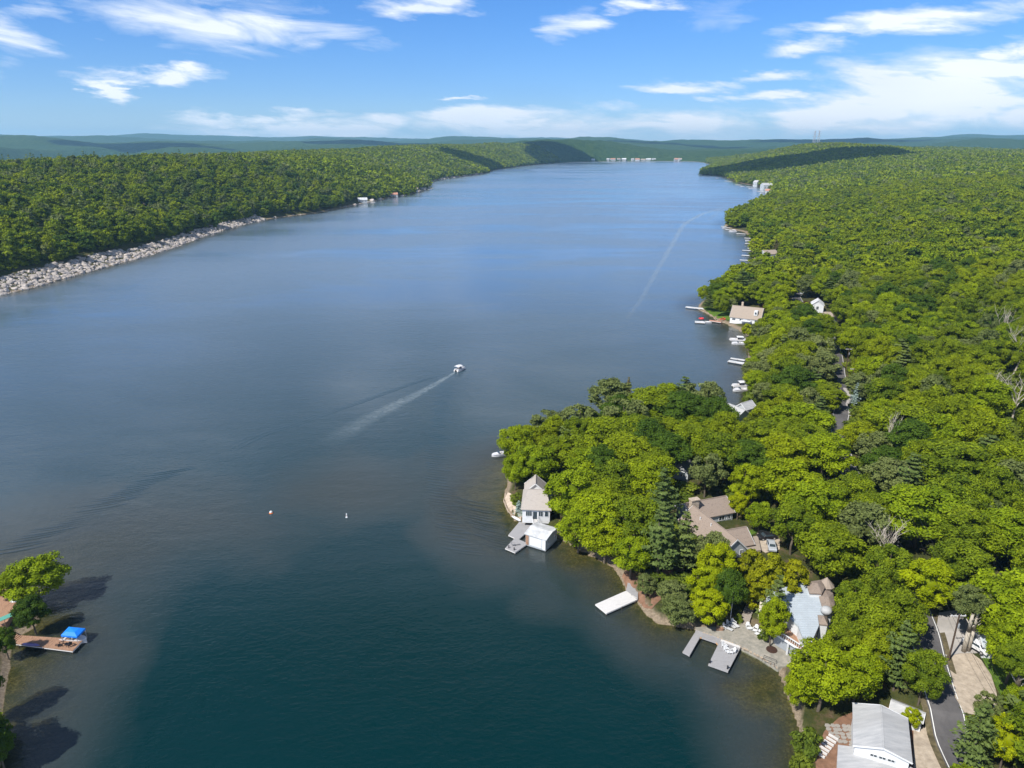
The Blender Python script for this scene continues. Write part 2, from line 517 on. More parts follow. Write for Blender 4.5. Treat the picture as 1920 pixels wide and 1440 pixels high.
ground = polar('ground', 470, 420, 40, 15500, zg, M_ground)


def zw(x, y):
    g = ground_h(x, y)
    return np.zeros_like(x), np.maximum(-g, 0)


water = polar('water', 330, 300, 38, 15500, zw, M_water)

# haze: one closed box of pale air round the whole scene
def mat_haze():
    m, t = material('pale_air')
    v = t.n('ShaderNodeVolumePrincipled', {'Color': (0.36, 0.70, 1.0, 1), 'Density': 0.000062, 'Anisotropy': 0.1})
    t.n('ShaderNodeOutputMaterial', {'Volume': v.outputs[0]})
    return m


hz0, hz1 = (-14500, -1200, -12), (14500, 16000, 330)
hv = [(a, b, c) for a in (hz0[0], hz1[0]) for b in (hz0[1], hz1[1]) for c in (hz0[2], hz1[2])]
hf_ = [(0, 1, 3, 2), (4, 6, 7, 5), (0, 4, 5, 1), (2, 3, 7, 6), (0, 2, 6, 4), (1, 5, 7, 3)]
haze = mesh_obj('haze', hv, hf_, mat_haze())
haze['kind'] = 'stuff'
# ------------------------------------------------------------------ tree kit
def foliage(name, stops, trans=0.24, sat_noise=True, hue=0.5):
    m, t = material(name)
    oi = t.n('ShaderNodeObjectInfo')
    rnd = oi.outputs['Random']
    lf = t.n('ShaderNodeAttribute', attribute_name='leaf').outputs['Fac']
    loc = oi.outputs['Location']
    stand = t.noise(loc, 0.012, 4, 0.6)
    f = t.m('ADD', t.m('MULTIPLY', rnd, 0.52), t.m('MULTIPLY', t.m('MULTIPLY_ADD', stand, 3.2, -1.05), 0.48), clamp=True)
    c = t.ramp(f, stops)
    # leaf to leaf differences within one crown
    c = t.mix(t.m('MULTIPLY', lf, 0.55), c, tuple(k * 1.0 for k in stops[-1][1]))
    v = t.m('MULTIPLY_ADD', lf, 0.62, 0.70)
    hs = t.n('ShaderNodeHueSaturation', {'Hue': hue, 'Value': v, 'Color': c})
    d = t.n('ShaderNodeBsdfPrincipled', {'Base Color': hs.outputs[0], 'Roughness': 0.55, 'Specular IOR Level': 0.06})
    wm = t.mix(0.5, hs.outputs[0], (0.20, 0.26, 0.008))
    tr = t.n('ShaderNodeBsdfTranslucent', {'Color': wm})
    finish(t, t.n('ShaderNodeMixShader', {0: trans, 1: d.outputs[0], 2: tr.outputs[0]}).outputs[0])
    return m


M_leaf = foliage('broad_leaves', [(0.0, (0.028, 0.064, 0.010)), (0.3, (0.070, 0.120, 0.010)), (0.65, (0.135, 0.185, 0.008)), (1.0, (0.24, 0.28, 0.005))])
M_bright = foliage('fresh_leaves', [(0.0, (0.10, 0.175, 0.010)), (0.5, (0.165, 0.235, 0.007)), (1.0, (0.27, 0.315, 0.005))], 0.28)
M_yellow = foliage('yellow_green_leaves', [(0.0, (0.19, 0.265, 0.004)), (0.5, (0.25, 0.305, 0.004)), (1.0, (0.32, 0.35, 0.004))], 0.28)
M_dark = foliage('dark_leaves', [(0.0, (0.030, 0.070, 0.010)), (0.6, (0.055, 0.105, 0.011)), (1.0, (0.10, 0.150, 0.012))], 0.25)
M_needle = foliage('needles', [(0.0, (0.048, 0.085, 0.024)), (0.5, (0.078, 0.118, 0.030)), (1.0, (0.14, 0.175, 0.045))], 0.15)
M_olive = foliage('olive_leaves', [(0.0, (0.075, 0.105, 0.030)), (0.5, (0.115, 0.145, 0.042)), (1.0, (0.18, 0.205, 0.065))], 0.25)
M_gold = foliage('golden_needles', [(0.0, (0.11, 0.135, 0.006)), (0.5, (0.17, 0.185, 0.005)), (1.0, (0.27, 0.265, 0.006))], 0.2)
M_purple = foliage('purple_leaves', [(0.0, (0.035, 0.008, 0.014)), (1.0, (0.075, 0.018, 0.026))], 0.2)
M_spruce = foliage('silver_needles', [(0.0, (0.12, 0.17, 0.15)), (1.0, (0.23, 0.30, 0.27))], 0.1)
M_brownish = foliage('brown_needles', [(0.0, (0.07, 0.065, 0.025)), (1.0, (0.15, 0.13, 0.05))], 0.15)
M_bark = plain('bark', (0.115, 0.095, 0.072), 0.9, 0.1, 0.35, 4.0, 0.6, streak=(3, 3, 0.6))
M_dead = plain('bleached_wood', (0.40, 0.36, 0.30), 0.85, 0.1, 0.25, 4.0, 0.4, streak=(3, 3, 0.6))
M_shrub = foliage('shrub_leaves', [(0.0, (0.06, 0.10, 0.016)), (0.5, (0.10, 0.15, 0.018)), (1.0, (0.19, 0.22, 0.02))], 0.3)


def cards(name, C, Nn, size, aspect, rng, mat, leaf=None, core=None, fold=0.35):
    """many small folded leaf sprays: C centres, Nn normals, size per spray"""
    n = len(C)
    Nn = Nn / np.linalg.norm(Nn, axis=1, keepdims=True)
    a = rng.normal(size=(n, 3))
    T = np.cross(Nn, a); T /= np.linalg.norm(T, axis=1, keepdims=True) + 1e-9
    B = np.cross(Nn, T)
    s = size[:, None]
    asp = aspect
    j = lambda: (0.75 + 0.5 * rng.random((n, 1)))
    v0 = C - T * s * j()
    v1 = C - B * s * asp * j() - Nn * s * fold * rng.random((n, 1))
    v2 = C + T * s * j() - Nn * s * fold * rng.random((n, 1))
    v3 = C + B * s * asp * j()
    V = np.stack([v0, v1, v2, v3], 1).reshape(-1, 3)
    idx = np.arange(n)[:, None] * 4
    tri = np.concatenate([idx + [0, 1, 2], idx + [0, 2, 3]], 1).reshape(-1, 3)
    lv = np.repeat(leaf if leaf is not None else rng.random(n), 4)
    if core is not None:
        cv, cf = core
        tri = np.concatenate([tri, cf + len(V)])
        V = np.concatenate([V, cv])
        lv = np.concatenate([lv, np.full(len(cv), 0.15)])
    me = bpy.data.meshes.new(name)
    me.vertices.add(len(V)); me.vertices.foreach_set('co', V.astype(np.float32).ravel())
    nf = len(tri)
    me.loops.add(nf * 3); me.loops.foreach_set('vertex_index', tri.ravel().astype(np.int32))
    me.polygons.add(nf); me.polygons.foreach_set('loop_start', np.arange(0, nf * 3, 3, dtype=np.int32))
    at = me.attributes.new('leaf', 'FLOAT', 'POINT')
    at.data.foreach_set('value', lv.astype(np.float32))
    me.update(calc_edges=True)
    me.materials.append(mat)
    return me


def ico(sub=1):
    bm = bmesh.new(); bmesh.ops.create_icosphere(bm, subdivisions=sub, radius=1)
    v = np.array([x.co[:] for x in bm.verts]); f = np.array([[q.index for q in x.verts] for x in bm.faces]); bm.free()
    return v, f


ICO = ico(1); ICO2 = ico(2)


def crown_mesh(name, seed, R_, z0, z1, nblob, ncard, csize, mat, flat=0.62, core=True, droop=0.0, spread=1.0):
    """broadleaf crown: overlapping leafy masses on a dome, thick sprays on their outer skins"""
    rng = np.random.default_rng(seed)
    cz = z0 + (z1 - z0) * 0.45; H = (z1 - z0) * 0.5
    ctr = []; rad = []
    for k in range(nblob):
        u = rng.random(); th = 2.39996 * k + rng.normal() * 0.35
        zz_ = 1 - 1.75 * (k + 0.5) / nblob           # from the top down
        zz_ = max(min(zz_ + rng.normal() * 0.08, 1), -0.75)
        rr_ = math.sqrt(max(1 - zz_ * zz_, 0.02)) * (0.55 + 0.48 * rng.random()) * spread
        if zz_ < 0: rr_ *= 0.95
        c = np.array((math.cos(th) * rr_ * R_ * 0.86, math.sin(th) * rr_ * R_ * 0.86, cz + zz_ * H * (0.74 + 0.16 * rng.random())))
        ctr.append(c); rad.append(R_ * (0.15 + 0.14 * rng.random()) * (1.3 if nblob < 26 else 1) * (1 if nblob > 10 else 1.3))
    ctr = np.array(ctr); rad = np.array(rad)
    w = rad ** 2; w = w / w.sum()
    bi = rng.choice(nblob, ncard, p=w)
    d = rng.normal(size=(ncard, 3))
    out_ = ctr[bi] - np.array((0, 0, cz - H * 0.25))
    out_ /= np.linalg.norm(out_, axis=1, keepdims=True) + 1e-9
    d = d / np.linalg.norm(d, axis=1, keepdims=True) + 0.55 * out_ + np.array((0, 0, 0.35))
    d /= np.linalg.norm(d, axis=1, keepdims=True)
    rj = 0.80 + 0.30 * rng.random((ncard, 1)) ** 0.7 + 0.45 * rng.random((ncard, 1)) ** 7
    Cc = ctr[bi] + d * rad[bi][:, None] * np.array((1, 1, flat)) * rj
    Cc += rng.normal(size=(ncard, 3)) * csize * 0.25
    if droop: Cc[:, 2] -= droop * np.hypot(Cc[:, 0], Cc[:, 1]) / R_
    Nn = d * np.array((0.8, 0.8, 1.1)) + rng.normal(size=(ncard, 3)) * 0.50 + np.array((0, 0, 0.10))
    lf = np.clip(0.5 * rng.random(ncard) + 0.5 * rng.random(nblob)[bi], 0, 1)
    size = csize * (0.65 + 0.7 * rng.random(ncard))
    cr = None
    if core:
        vs, fs = [], []
        for c, q in zip(ctr, rad):
            vs.append(ICO[0] * q * np.array((0.66, 0.66, 0.66 * flat)) + c); fs.append(ICO[1] + len(ICO[0]) * (len(vs) - 1))
        vs.append(ICO[0] * np.array((R_ * 0.42, R_ * 0.42, H * 0.46)) + np.array((0, 0, cz))); fs.append(ICO[1] + len(ICO[0]) * (len(vs) - 1))
        cr = (np.concatenate(vs), np.concatenate(fs))
    return cards(name, Cc, Nn, size, 0.62, rng, mat, lf, cr)


def needle_mesh(name, seed, R_, z0, z1, tiers, per, ncard, csize, mat, shape='pine'):
    """conifer: whorls of boughs carrying flat sprays"""
    rng = np.random.default_rng(seed)
    Cc, Nn, sz, lf = [], [], [], []
    for k in range(tiers):
        f = k / (tiers - 1)
        z = z0 + (z1 - z0) * f
        if shape == 'pine':
            r = R_ * (0.55 + 0.55 * math.sin(math.pi * min(1, 0.25 + f * 0.8))) * (1 - f) ** 0.35 if f < 1 else R_ * .2
        else:
            r = R_ * (1 - f) ** 0.85 + 0.25
        for b in range(per if shape != 'pine' else max(3, per - int(3 * f))):
            th = 2.39996 * (k * per + b) + rng.normal() * 0.3
            L = r * (0.65 + 0.5 * rng.random())
            lift = (0.22 if shape == 'pine' else -0.12) * L
            m = max(4, int(ncard / tiers / per))
            t_ = rng.random(m) ** 0.7
            side = rng.normal(size=m) * 0.20 * L * (1.1 - 0.5 * t_)
            x = np.cos(th) * t_ * L - np.sin(th) * side
            y = np.sin(th) * t_ * L + np.cos(th) * side
            zz_ = z + lift * t_ ** 1.6 + rng.normal(size=m) * 0.10 * csize - (0.12 * L if shape != 'pine' else 0) * t_
            Cc.append(np.stack([x, y, zz_], 1))
            Nn.append(np.stack([np.cos(th) * 0.35 + rng.normal(size=m) * .35, np.sin(th) * 0.35 + rng.normal(size=m) * .35, np.ones(m)], 1))
            sz.append(csize * (0.6 + 0.7 * rng.random(m)))
            lf.append(np.clip(rng.random() * 0.5 + rng.random(m) * 0.5, 0, 1))
    Cc = np.concatenate(Cc); Nn = np.concatenate(Nn); sz = np.concatenate(sz); lf = np.concatenate(lf)
    cv = ICO[0] * np.array((R_ * 0.22, R_ * 0.22, (z1 - z0) * 0.48)) + np.array((0, 0, (z0 + z1) / 2))
    return cards(name, Cc, Nn, sz, 0.5, rng, mat, lf, (cv, ICO[1]) if shape != 'pine' else None, 0.25)


def trunk_mesh(name, seed, H, r0, fork, limbs=5, spread=2.6, mat=None, top=0.3):
    """tapered trunk with limbs"""
    rng = random.Random(seed)
    V, Fc = [], []
    def tube(p, q, ra, rb, n=6, bend=0.0):
        p = Vector(p); q = Vector(q); ax = (q - p).normalized()
        s = ax.orthogonal().normalized(); u = ax.cross(s)
        steps = 3; base = len(V)
        off = s * bend
        for i in range(steps + 1):
            f = i / steps; c = p.lerp(q, f) + off * math.sin(math.pi * f); r = ra + (rb - ra) * f
            for k in range(n):
                a = 2 * math.pi * k / n
                V.append(c + (s * math.cos(a) + u * math.sin(a)) * r)
        for i in range(steps):
            for k in range(n):
                a = base + i * n + k; b = base + i * n + (k + 1) % n
                Fc.append((a, b, b + n, a + n))
        Fc.append(tuple(base + steps * n + k for k in range(n)))
    tube((0, 0, -0.6), (rng.uniform(-.3, .3), rng.uniform(-.3, .3), fork), r0, r0 * 0.7, 8, 0.15)
    tube((0, 0, fork * 0.98), (rng.uniform(-.8, .8), rng.uniform(-.8, .8), H), r0 * 0.68, r0 * top * 0.4, 6, 0.3)
    for k in range(limbs):
        th = 2.4 * k + rng.uniform(-.4, .4)
        z = fork + (H - fork) * (0.02 + 0.5 * k / max(1, limbs))
        L = spread * rng.uniform(0.7, 1.1)
        tube((0, 0, z), (math.cos(th) * L, math.sin(th) * L, z + L * rng.uniform(.7, 1.2)), r0 * 0.38, r0 * 0.08, 5, 0.25)
    me = bpy.data.meshes.new(name)
    me.from_pydata([tuple(v) for v in V], [], Fc); me.update()
    me.polygons.foreach_set('use_smooth', [True] * len(me.polygons))
    me.materials.append(mat or M_bark)
    return me


class Kind:
    """one kind of tree: a few crown and trunk shapes (unit: metres, crown radius Rn, height Hn)"""
    def __init__(self, Rn, Hn, crowns, trunks):
        self.R, self.H, self.crowns, self.trunks = Rn, Hn, crowns, trunks


def broad(tag_, mat, seeds, nb=50, nc=9500, cs=0.215, Rn=5.2, Hn=13.5, flat=0.78, z0=3.0, droop=0.0):
    return Kind(Rn, Hn, [crown_mesh('crown_' + tag_, s, Rn, z0 + (s % 3) * 0.4, Hn, nb + (s % 4) * 3, nc, cs, mat, flat, droop=droop) for s in seeds],
                [trunk_mesh('trunk_' + tag_, s + 50, Hn * 0.86, 0.30, Hn * 0.30) for s in seeds])


K = {}
K['leafy'] = broad('leafy', M_leaf, (1, 2, 3, 4, 5))
K['bright'] = broad('bright', M_bright, (11, 12, 13))
K['yellow'] = broad('yellow', M_yellow, (21, 22), nb=30)
K['dark'] = broad('dark', M_dark, (31, 32))
K['olive'] = broad('olive', M_olive, (41, 42), nb=32, nc=4200, cs=0.28, flat=0.8)
K['willow'] = broad('willow', M_olive, (45,), nb=30, nc=4200, cs=0.28, flat=1.2, z0=1.5, droop=2.5)
K['purple'] = broad('purple', M_purple, (51,), nb=14, nc=1600, Rn=3.6, Hn=6.5, z0=1.0)
K['pine'] = Kind(4.6, 17, [needle_mesh('crown_pine', s, 4.6, 3.5, 17, 13, 6, 2600, 0.44, M_needle) for s in (61, 62, 63)],
                 [trunk_mesh('trunk_pine', s, 16.5, 0.28, 9, 3, 1.5) for s in (61, 62, 63)])
K['spruce'] = Kind(2.6, 11, [needle_mesh('crown_spruce', 71, 2.6, 0.8, 11, 16, 7, 1900, 0.30, M_spruce, 'spruce')],
                   [trunk_mesh('trunk_spruce', 71, 10.5, 0.18, 6, 0)])
K['brown'] = Kind(2.6, 11, [needle_mesh('crown_brown', 72, 2.6, 0.8, 11, 16, 7, 1900, 0.30, M_brownish, 'spruce')], K['spruce'].trunks)
K['golden'] = Kind(4.4, 12, [crown_mesh('crown_golden', s, 4.4, 0.2, 12, 46, 4800, 0.33, M_gold, 0.45) for s in (81, 82)],
                   [trunk_mesh('trunk_golden', 81, 10.5, 0.2, 6, 0)] * 2)
K['shrub'] = Kind(1.6, 2.4, [crown_mesh('crown_shrub', s, 1.6, 0.0, 2.4, 10, 620, 0.22, M_shrub) for s in (91, 92)],
                  [trunk_mesh('trunk_shrub', 91, 1.3, 0.05, 0.3, 4, 0.7)] * 2)
K['silver_shrub'] = Kind(1.4, 2.8, [needle_mesh('crown_silver', 93, 1.4, 0.1, 2.8, 9, 6, 800, 0.2, M_spruce, 'spruce')],
                         [trunk_mesh('trunk_silver', 93, 1.3, 0.05, 0.3, 2, 0.4)])
# lighter shapes for trees hundreds of metres away
MID = [crown_mesh('mid_crown', s, 5.2, 1.5, 13, 24, 950, 0.60, M_leaf) for s in range(101, 107)]
MIDB = [crown_mesh('mid_bright_crown', 111, 5.2, 2.0, 13, 24, 950, 0.60, M_bright), crown_mesh('mid_dark_crown', 112, 5.0, 1.5, 13, 17, 850, 0.62, M_dark),
        crown_mesh('mid_olive_crown', 113, 4.6, 1.5, 13, 16, 850, 0.6, M_olive, 0.85)]
MIDP = [needle_mesh('mid_pine_crown', 114, 4.2, 2.0, 16, 9, 5, 380, 0.9, M_needle)]
FAR = [crown_mesh('far_crown', s, 5.6, 1.0, 12.5, 9, 130, 1.55, M_leaf) for s in range(121, 126)] + \
      [crown_mesh('far_dark_crown', 127, 5.2, 1.0, 13, 8, 120, 1.5, M_dark), crown_mesh('far_bright_crown', 128, 5.8, 1.0, 12, 9, 130, 1.5, M_bright), crown_mesh('far_olive_crown', 129, 5.0, 1.0, 14, 8, 120, 1.5, M_olive)]


def tree(kind, x, y, scale_r, scale_h, z=None, label=None, group=None, cat='tree', name=None, variant=None, rz=None):
    k = K[kind]
    rng = random.Random(int(x * 131 + y * 17))
    v = variant if variant is not None else rng.randrange(len(k.crowns))
    e = bpy.data.objects.new(name or 'deciduous_tree', None)
    COL.objects.link(e)
    e.empty_display_size = 0.5
    e.location = (x, y, gh(x, y) if z is None else z)
    e.rotation_euler = (0, 0, rng.uniform(0, 6.28) if rz is None else rz)
    e.scale = (scale_r, scale_r, scale_h)
    for nm, me in (('crown', k.crowns[v]), ('trunk', k.trunks[v])):
        o = bpy.data.objects.new(nm, me)
        COL.objects.link(o)
        o.parent = e
    tag(e, label, cat, group)
    return e
# ------------------------------------------------------------------ the trees one can tell apart
NAMES = {'leafy': 'deciduous_tree', 'bright': 'maple_tree', 'yellow': 'maple_tree', 'dark': 'oak_tree', 'olive': 'ash_tree', 'willow': 'willow_tree',
         'purple': 'purple_leaved_tree', 'pine': 'pine_tree', 'spruce': 'spruce_tree', 'brown': 'spruce_tree', 'golden': 'golden_cypress',
         'shrub': 'shrub', 'silver_shrub': 'shrub'}
# (photo x, y of the crown's centre, crown radius in photo pixels, kind, height factor, label)
HAND = [
 (968, 832, 36, 'bright', 1.0, 'bright green maple at the very tip of the wooded point, overhanging the lake'),
 (1000, 868, 46, 'bright', .9, 'bright green maple just behind the cottage on the point'),
 (966, 880, 24, 'bright', .8, 'small bright maple between the cottage and the lake edge'),
 (1030, 796, 34, 'olive', .9, 'pale silvery green tree on the far side of the wooded point'),
 (1085, 790, 42, 'olive', .95, 'olive green tree on the far shore of the point beside the open lake'),
 (1150, 742, 46, 'olive', 1.15, 'tall pale green tree at the back of the point, its top against the lake'),
 (1178, 735, 14, 'brown', 1.15, 'thin dark spruce poking up behind the tall pale tree on the point'),
 (1225, 762, 62, 'leafy', 1.1, 'broad round green tree in the middle of the far side of the point'),
 (1282, 770, 56, 'dark', 1.1, 'big dark green oak standing out at the back of the point'),
 (1335, 742, 32, 'willow', .95, 'feathery pale willow at the mouth of the small bay'),
 (1360, 775, 13, 'brown', .8, 'slim brownish spruce beside the white house at the bay'),
 (1135, 815, 55, 'leafy', 1.0, 'green tree behind the two bright maples of the point'),
 (1085, 850, 48, 'leafy', .95, 'green tree just inland of the tip of the point'),
 (1180, 850, 55, 'leafy', 1.0, 'green tree in the centre of the wooded point'),
 (1150, 905, 50, 'leafy', 1.0, 'green tree above the pair of bright maples on the point'),
 (1205, 905, 46, 'bright', .95, 'bright tree in the middle of the point, left of the dark oak'),
 (1250, 845, 46, 'dark', 1.0, 'dark shaded oak in the hollow of the point'),
 (1300, 830, 46, 'leafy', 1.0, 'green tree uphill of the grey roofed cottage'),
 (1070, 925, 52, 'bright', 1.1, 'large bright maple leaning over the cottage roof'),
 (1120, 962, 56, 'bright', 1.05, 'large bright maple above the white boathouse'),
 (1085, 985, 42, 'bright', .9, 'bright maple right behind the white boathouse'),
 (1135, 1010, 44, 'bright', .8, 'low spreading bright maple over the cove beside the boathouse'),
 (1190, 975, 52, 'leafy', 1.05, 'green tree between the boathouse cove and the tall pines'),
 (1185, 1040, 40, 'bright', .75, 'bright tree on the shore of the brown shallow cove'),
 (1243, 930, 34, 'pine', 1.0, 'ragged pine left of the long brown roofed house, upper of two'),
 (1240, 1005, 46, 'pine', 1.0, 'large ragged pine left of the long brown roofed house, lower of two'),
 (1285, 1010, 34, 'pine', .85, 'dark pine against the end of the long brown roofed house'),
 (1335, 1030, 36, 'olive', .75, 'olive tree under the ridge of the long brown roofed house'),
 (1325, 885, 36, 'olive', .9, 'olive tree behind the stone chimney'),
 (1350, 850, 46, 'leafy', 1.0, 'green tree uphill of the stone chimney house'),
 (1400, 905, 34, 'bright', .9, 'bright tree behind the long brown roofed house'),
 (1385, 945, 20, 'yellow', .55, 'small yellow tree touching the brown roof'),
 (1425, 965, 26, 'bright', .6, 'small bright tree in the courtyard of the long house'),
 (1345, 1062, 38, 'yellow', .9, 'vivid yellow green maple below the long house, topmost of three'),
 (1325, 1095, 34, 'yellow', .75, 'vivid yellow green maple below the long house, middle of three'),
 (1365, 1105, 34, 'dark', .8, 'dark green tree beside the yellow maples'),
 (1330, 1135, 38, 'yellow', .6, 'low yellow green maple above the stone patio'),
 (1262, 1112, 30, 'olive', .5, 'pale shrubby tree above the gravel beach'),
 (1275, 1145, 34, 'olive', .5, 'pale shrubby tree between the light dock and the patio'),
 (1212, 1095, 20, 'olive', .4, 'small olive tree at the landing of the light dock'),
 (1408, 1062, 30, 'golden', .9, 'golden cypress nearest the gable end of the long house'),
 (1445, 1070, 34, 'golden', 1.0, 'golden cypress in the middle of the row behind the metal roofed house'),
 (1487, 1082, 32, 'golden', .9, 'golden cypress at the road end of the row behind the metal roofed house'),
 (1420, 1100, 26, 'golden', .8, 'golden cypress beside the curved stone path'),
 (1456, 1128, 30, 'pine', .75, 'thin pine in front of the white metal roof'),
 (1450, 1160, 29, 'bright', .80, 'bright tree growing through the stone patio with a round bed at its foot'),
 (1480, 905, 56, 'bright', 1.1, 'large bright tree inland of the long house'),
 (1530, 950, 60, 'bright', 1.1, 'very large bright tree between the long house and the road'),
 (1490, 985, 44, 'leafy', .9, 'green tree above the parked silver car'),
 (1560, 1030, 60, 'leafy', 1.05, 'green tree with a shaded foot behind the metal roofed house'),
 (1470, 850, 50, 'leafy', 1.0, 'green tree uphill of the large bright tree'),
 (1430, 820, 50, 'leafy', 1.0, 'green tree behind the white houses at the bay'),
 (1500, 790, 60, 'bright', 1.05, 'bright tree left of the curve in the road'),
 (1550, 850, 52, 'bright', 1.0, 'bright tree left of the road below the curve'),
 (1600, 1130, 40, 'leafy', .85, 'green tree behind the brown tiled roof of the metal roofed house'),
 (1620, 1170, 56, 'leafy', 1.0, 'green tree right of the metal roofed house'),
 (1680, 1160, 50, 'leafy', 1.0, 'green tree left of the grey driveway'),
 (1575, 1215, 40, 'leafy', .8, 'green tree at the corner of the white deck'),
 (1545, 1262, 66, 'bright', .95, 'big bright maple overhanging the lake right of the patio'),
 (1500, 1290, 30, 'bright', .6, 'low bright maple bough over the brown shallows'),
 (1610, 1260, 44, 'bright', .8, 'bright tree above the grey gabled roof'),
 (1690, 1225, 38, 'pine', .8, 'blue green pine among the maples left of the gravel drive'),
 (1735, 1262, 38, 'leafy', .8, 'green tree leaning over the road beside the gravel drive'),
 (1640, 1225, 40, 'leafy', .85, 'green tree between the pine and the deck'),
 (1518, 1392, 26, 'shrub', 1.6, 'bright shrub at the lake edge left of the stepping stones'),
 (1505, 1432, 20, 'shrub', 1.3, 'small bright shrub lowest on the shore'),
 (1710, 1345, 18, 'yellow', .32, 'round yellow shrub tree beside the grey gabled roof'),
 (1620, 985, 56, 'olive', 1.0, 'olive tree beside the shaded road'),
 (1600, 925, 46, 'leafy', .95, 'green tree overhanging the road'),
 (1665, 1070, 50, 'leafy', 1.0, 'green tree behind the bare grey branches'),
 (1745, 1090, 56, 'yellow', .85, 'yellow green tree above the grey driveway'),
 (1800, 1060, 56, 'leafy', 1.0, 'green tree behind the fenced yard'),
 (1880, 1130, 74, 'bright', 1.15, 'very large bright tree over the white hut'),
 (1905, 1210, 50, 'bright', 1.0, 'bright tree beside the white hut at the picture edge'),
 (1730, 960, 80, 'bright', 1.1, 'huge round bright crown right of the deep shade by the road'),
 (1800, 880, 80, 'leafy', 1.1, 'huge round crown in the wood below the dead trees'),
 (1700, 800, 70, 'leafy', 1.1, 'huge round crown right of the white driveway'),
 (1880, 1000, 66, 'bright', 1.0, 'bright crown at the right edge below the dead trees'),
 (1835, 1378, 40, 'pine', .75, 'olive pine at the lower edge beside the road'),
 (1890, 1390, 40, 'yellow', .7, 'yellow green tree in the lower right corner'),
 (1850, 1330, 24, 'olive', .42, 'pale bushy tree at the end of the gravel drive'),
 (1905, 1320, 26, 'bright', .6, 'bright tree behind the thick grey trunk'),
 (1352, 548, 26, 'dark', 1.0, 'dark rounded tree at the tip of the second point'),
 (1392, 530, 26, 'pine', 1.1, 'dark layered pine on the second point'),
 (1425, 545, 26, 'leafy', 1.0, 'green tree behind the tan roofed lake house'),
 (1372, 572, 14, 'olive', .7, 'pale tree on the lawn of the tan roofed lake house'),
 (1438, 578, 11, 'purple', 1.0, 'dark purple leaved tree beside the tan roofed lake house'),
 (1508, 573, 11, 'purple', .8, 'dark purple leaved tree at the roadside by the white house'),
 (1438, 628, 26, 'willow', .9, 'yellowish weeping tree above the moored pontoon boats'),
 (1402, 618, 12, 'yellow', .6, 'small yellow tree at the water by the tan roofed house'),
 (1605, 740, 13, 'spruce', .9, 'silvery blue spruce beside the white driveway'),
 (1410, 695, 20, 'olive', .7, 'pale olive tree at the double dock'),
 (1455, 463, 12, 'brown', 1.4, 'grey brown spruce by the grey roof up the shore'),
 (65, 1085, 56, 'bright', .8, 'rounded light green tree on the near left shore beside the open lake'),
 (20, 1095, 30, 'bright', .55, 'bright tree beside the wooden terrace on the left shore'),
 (58, 1150, 30, 'dark', .6, 'dark green tree between the terrace and the wooden dock'),
 (8, 1205, 24, 'dark', .5, 'dark tree at the root of the wooden dock'),
 (-8, 1385, 34, 'dark', .8, 'dark tree in the lower left corner'),
 (-42, 1290, 40, 'dark', .8, 'dark tree at the left edge below the wooden dock'),
 (1000, 925, 0, 'skip', 0, ''),
 (968, 935, 12, 'shrub', 1.2, 'round green shrub left of the cottage'),
 (973, 953, 10, 'silver_shrub', 1.0, 'silver blue shrub at the cottage corner, upper of two'),
 (983, 968, 11, 'silver_shrub', 1.0, 'silver blue shrub at the cottage corner, lower of two'),
 (1433, 1193, 9, 'shrub', 1.0, 'clipped dark shrub at the foot of the deck'),
 (1386, 1160, 8, 'shrub', .8, 'low shrub beside the loungers on the patio'),
 (1350, 1166, 8, 'shrub', .6, 'low yellow shrub at the end of the patio'),
]
placed = []
for i, (x, y, rp, kd, hf, lb) in enumerate(HAND):
    if kd == 'skip': continue
    k = K[kd]
    H = k.H * hf if kd not in ('shrub', 'silver_shrub') else k.H * hf
    p = on_ground(x, y, H * 0.60)
    t_ = proj(p.x, p.y, p.z + H * .6)[2]
    rr = rp * t_ / F
    tree(kd, p.x, p.y, rr / k.R, H / k.H, max(p.z, 0.1), lb, None, 'shrub' if 'shrub' in kd else 'tree', NAMES[kd])
    placed.append((p.x, p.y, rr))

# what must stay in view past the automatic trees: photo rectangles with the thing's distance
KEEP = [(975, 893, 1032, 960), (942, 925, 985, 990), (985, 968, 1052, 1036), (945, 975, 1000, 1040), (1170, 1085, 1215, 1130), (1285, 930, 1375, 985),
        (1345, 980, 1455, 1035), (1420, 990, 1465, 1025), (1485, 1092, 1572, 1185), (1310, 1168, 1490, 1250), (1392, 1110, 1425, 1172), (1455, 1180, 1515, 1225),
        (1572, 1332, 1715, 1440), (1540, 1355, 1615, 1440), (1713, 1365, 1765, 1440), (1745, 1278, 1808, 1410), (1768, 1228, 1865, 1325), (1762, 1148, 1835, 1240),
        (1838, 1190, 1878, 1228), (1808, 1145, 1850, 1215), (1660, 1310, 1702, 1345), (1262, 866, 1302, 895), (1366, 760, 1402, 782), (1370, 566, 1428, 592),
        (1520, 563, 1540, 573), (1537, 586, 1562, 602), (1478, 530, 1522, 575), (1562, 662, 1576, 700), (1577, 725, 1617, 780), (1583, 866, 1600, 900),
        (1428, 472, 1452, 482), (1412, 335, 1447, 358), (1325, 560, 1375, 605), (1740, 1050, 1742, 1052), (668, 372, 700, 380), (735, 350, 790, 370),
        (1855, 1250, 1900, 1340), (1352, 425, 1402, 432), (1880, 640, 1915, 722), (1870, 745, 1918, 810), (1050, 780, 1052, 782), (1300, 985, 1345, 1010), (262, 374, 300, 390)]
KEEPD = []
for (x0, y0, x1, y1) in KEEP:
    q = on_ground((x0 + x1) / 2, y1)
    KEEPD.append(proj(q.x, q.y, q.z)[2])
HOUSES = []      # (x, y, radius) kept clear of trees
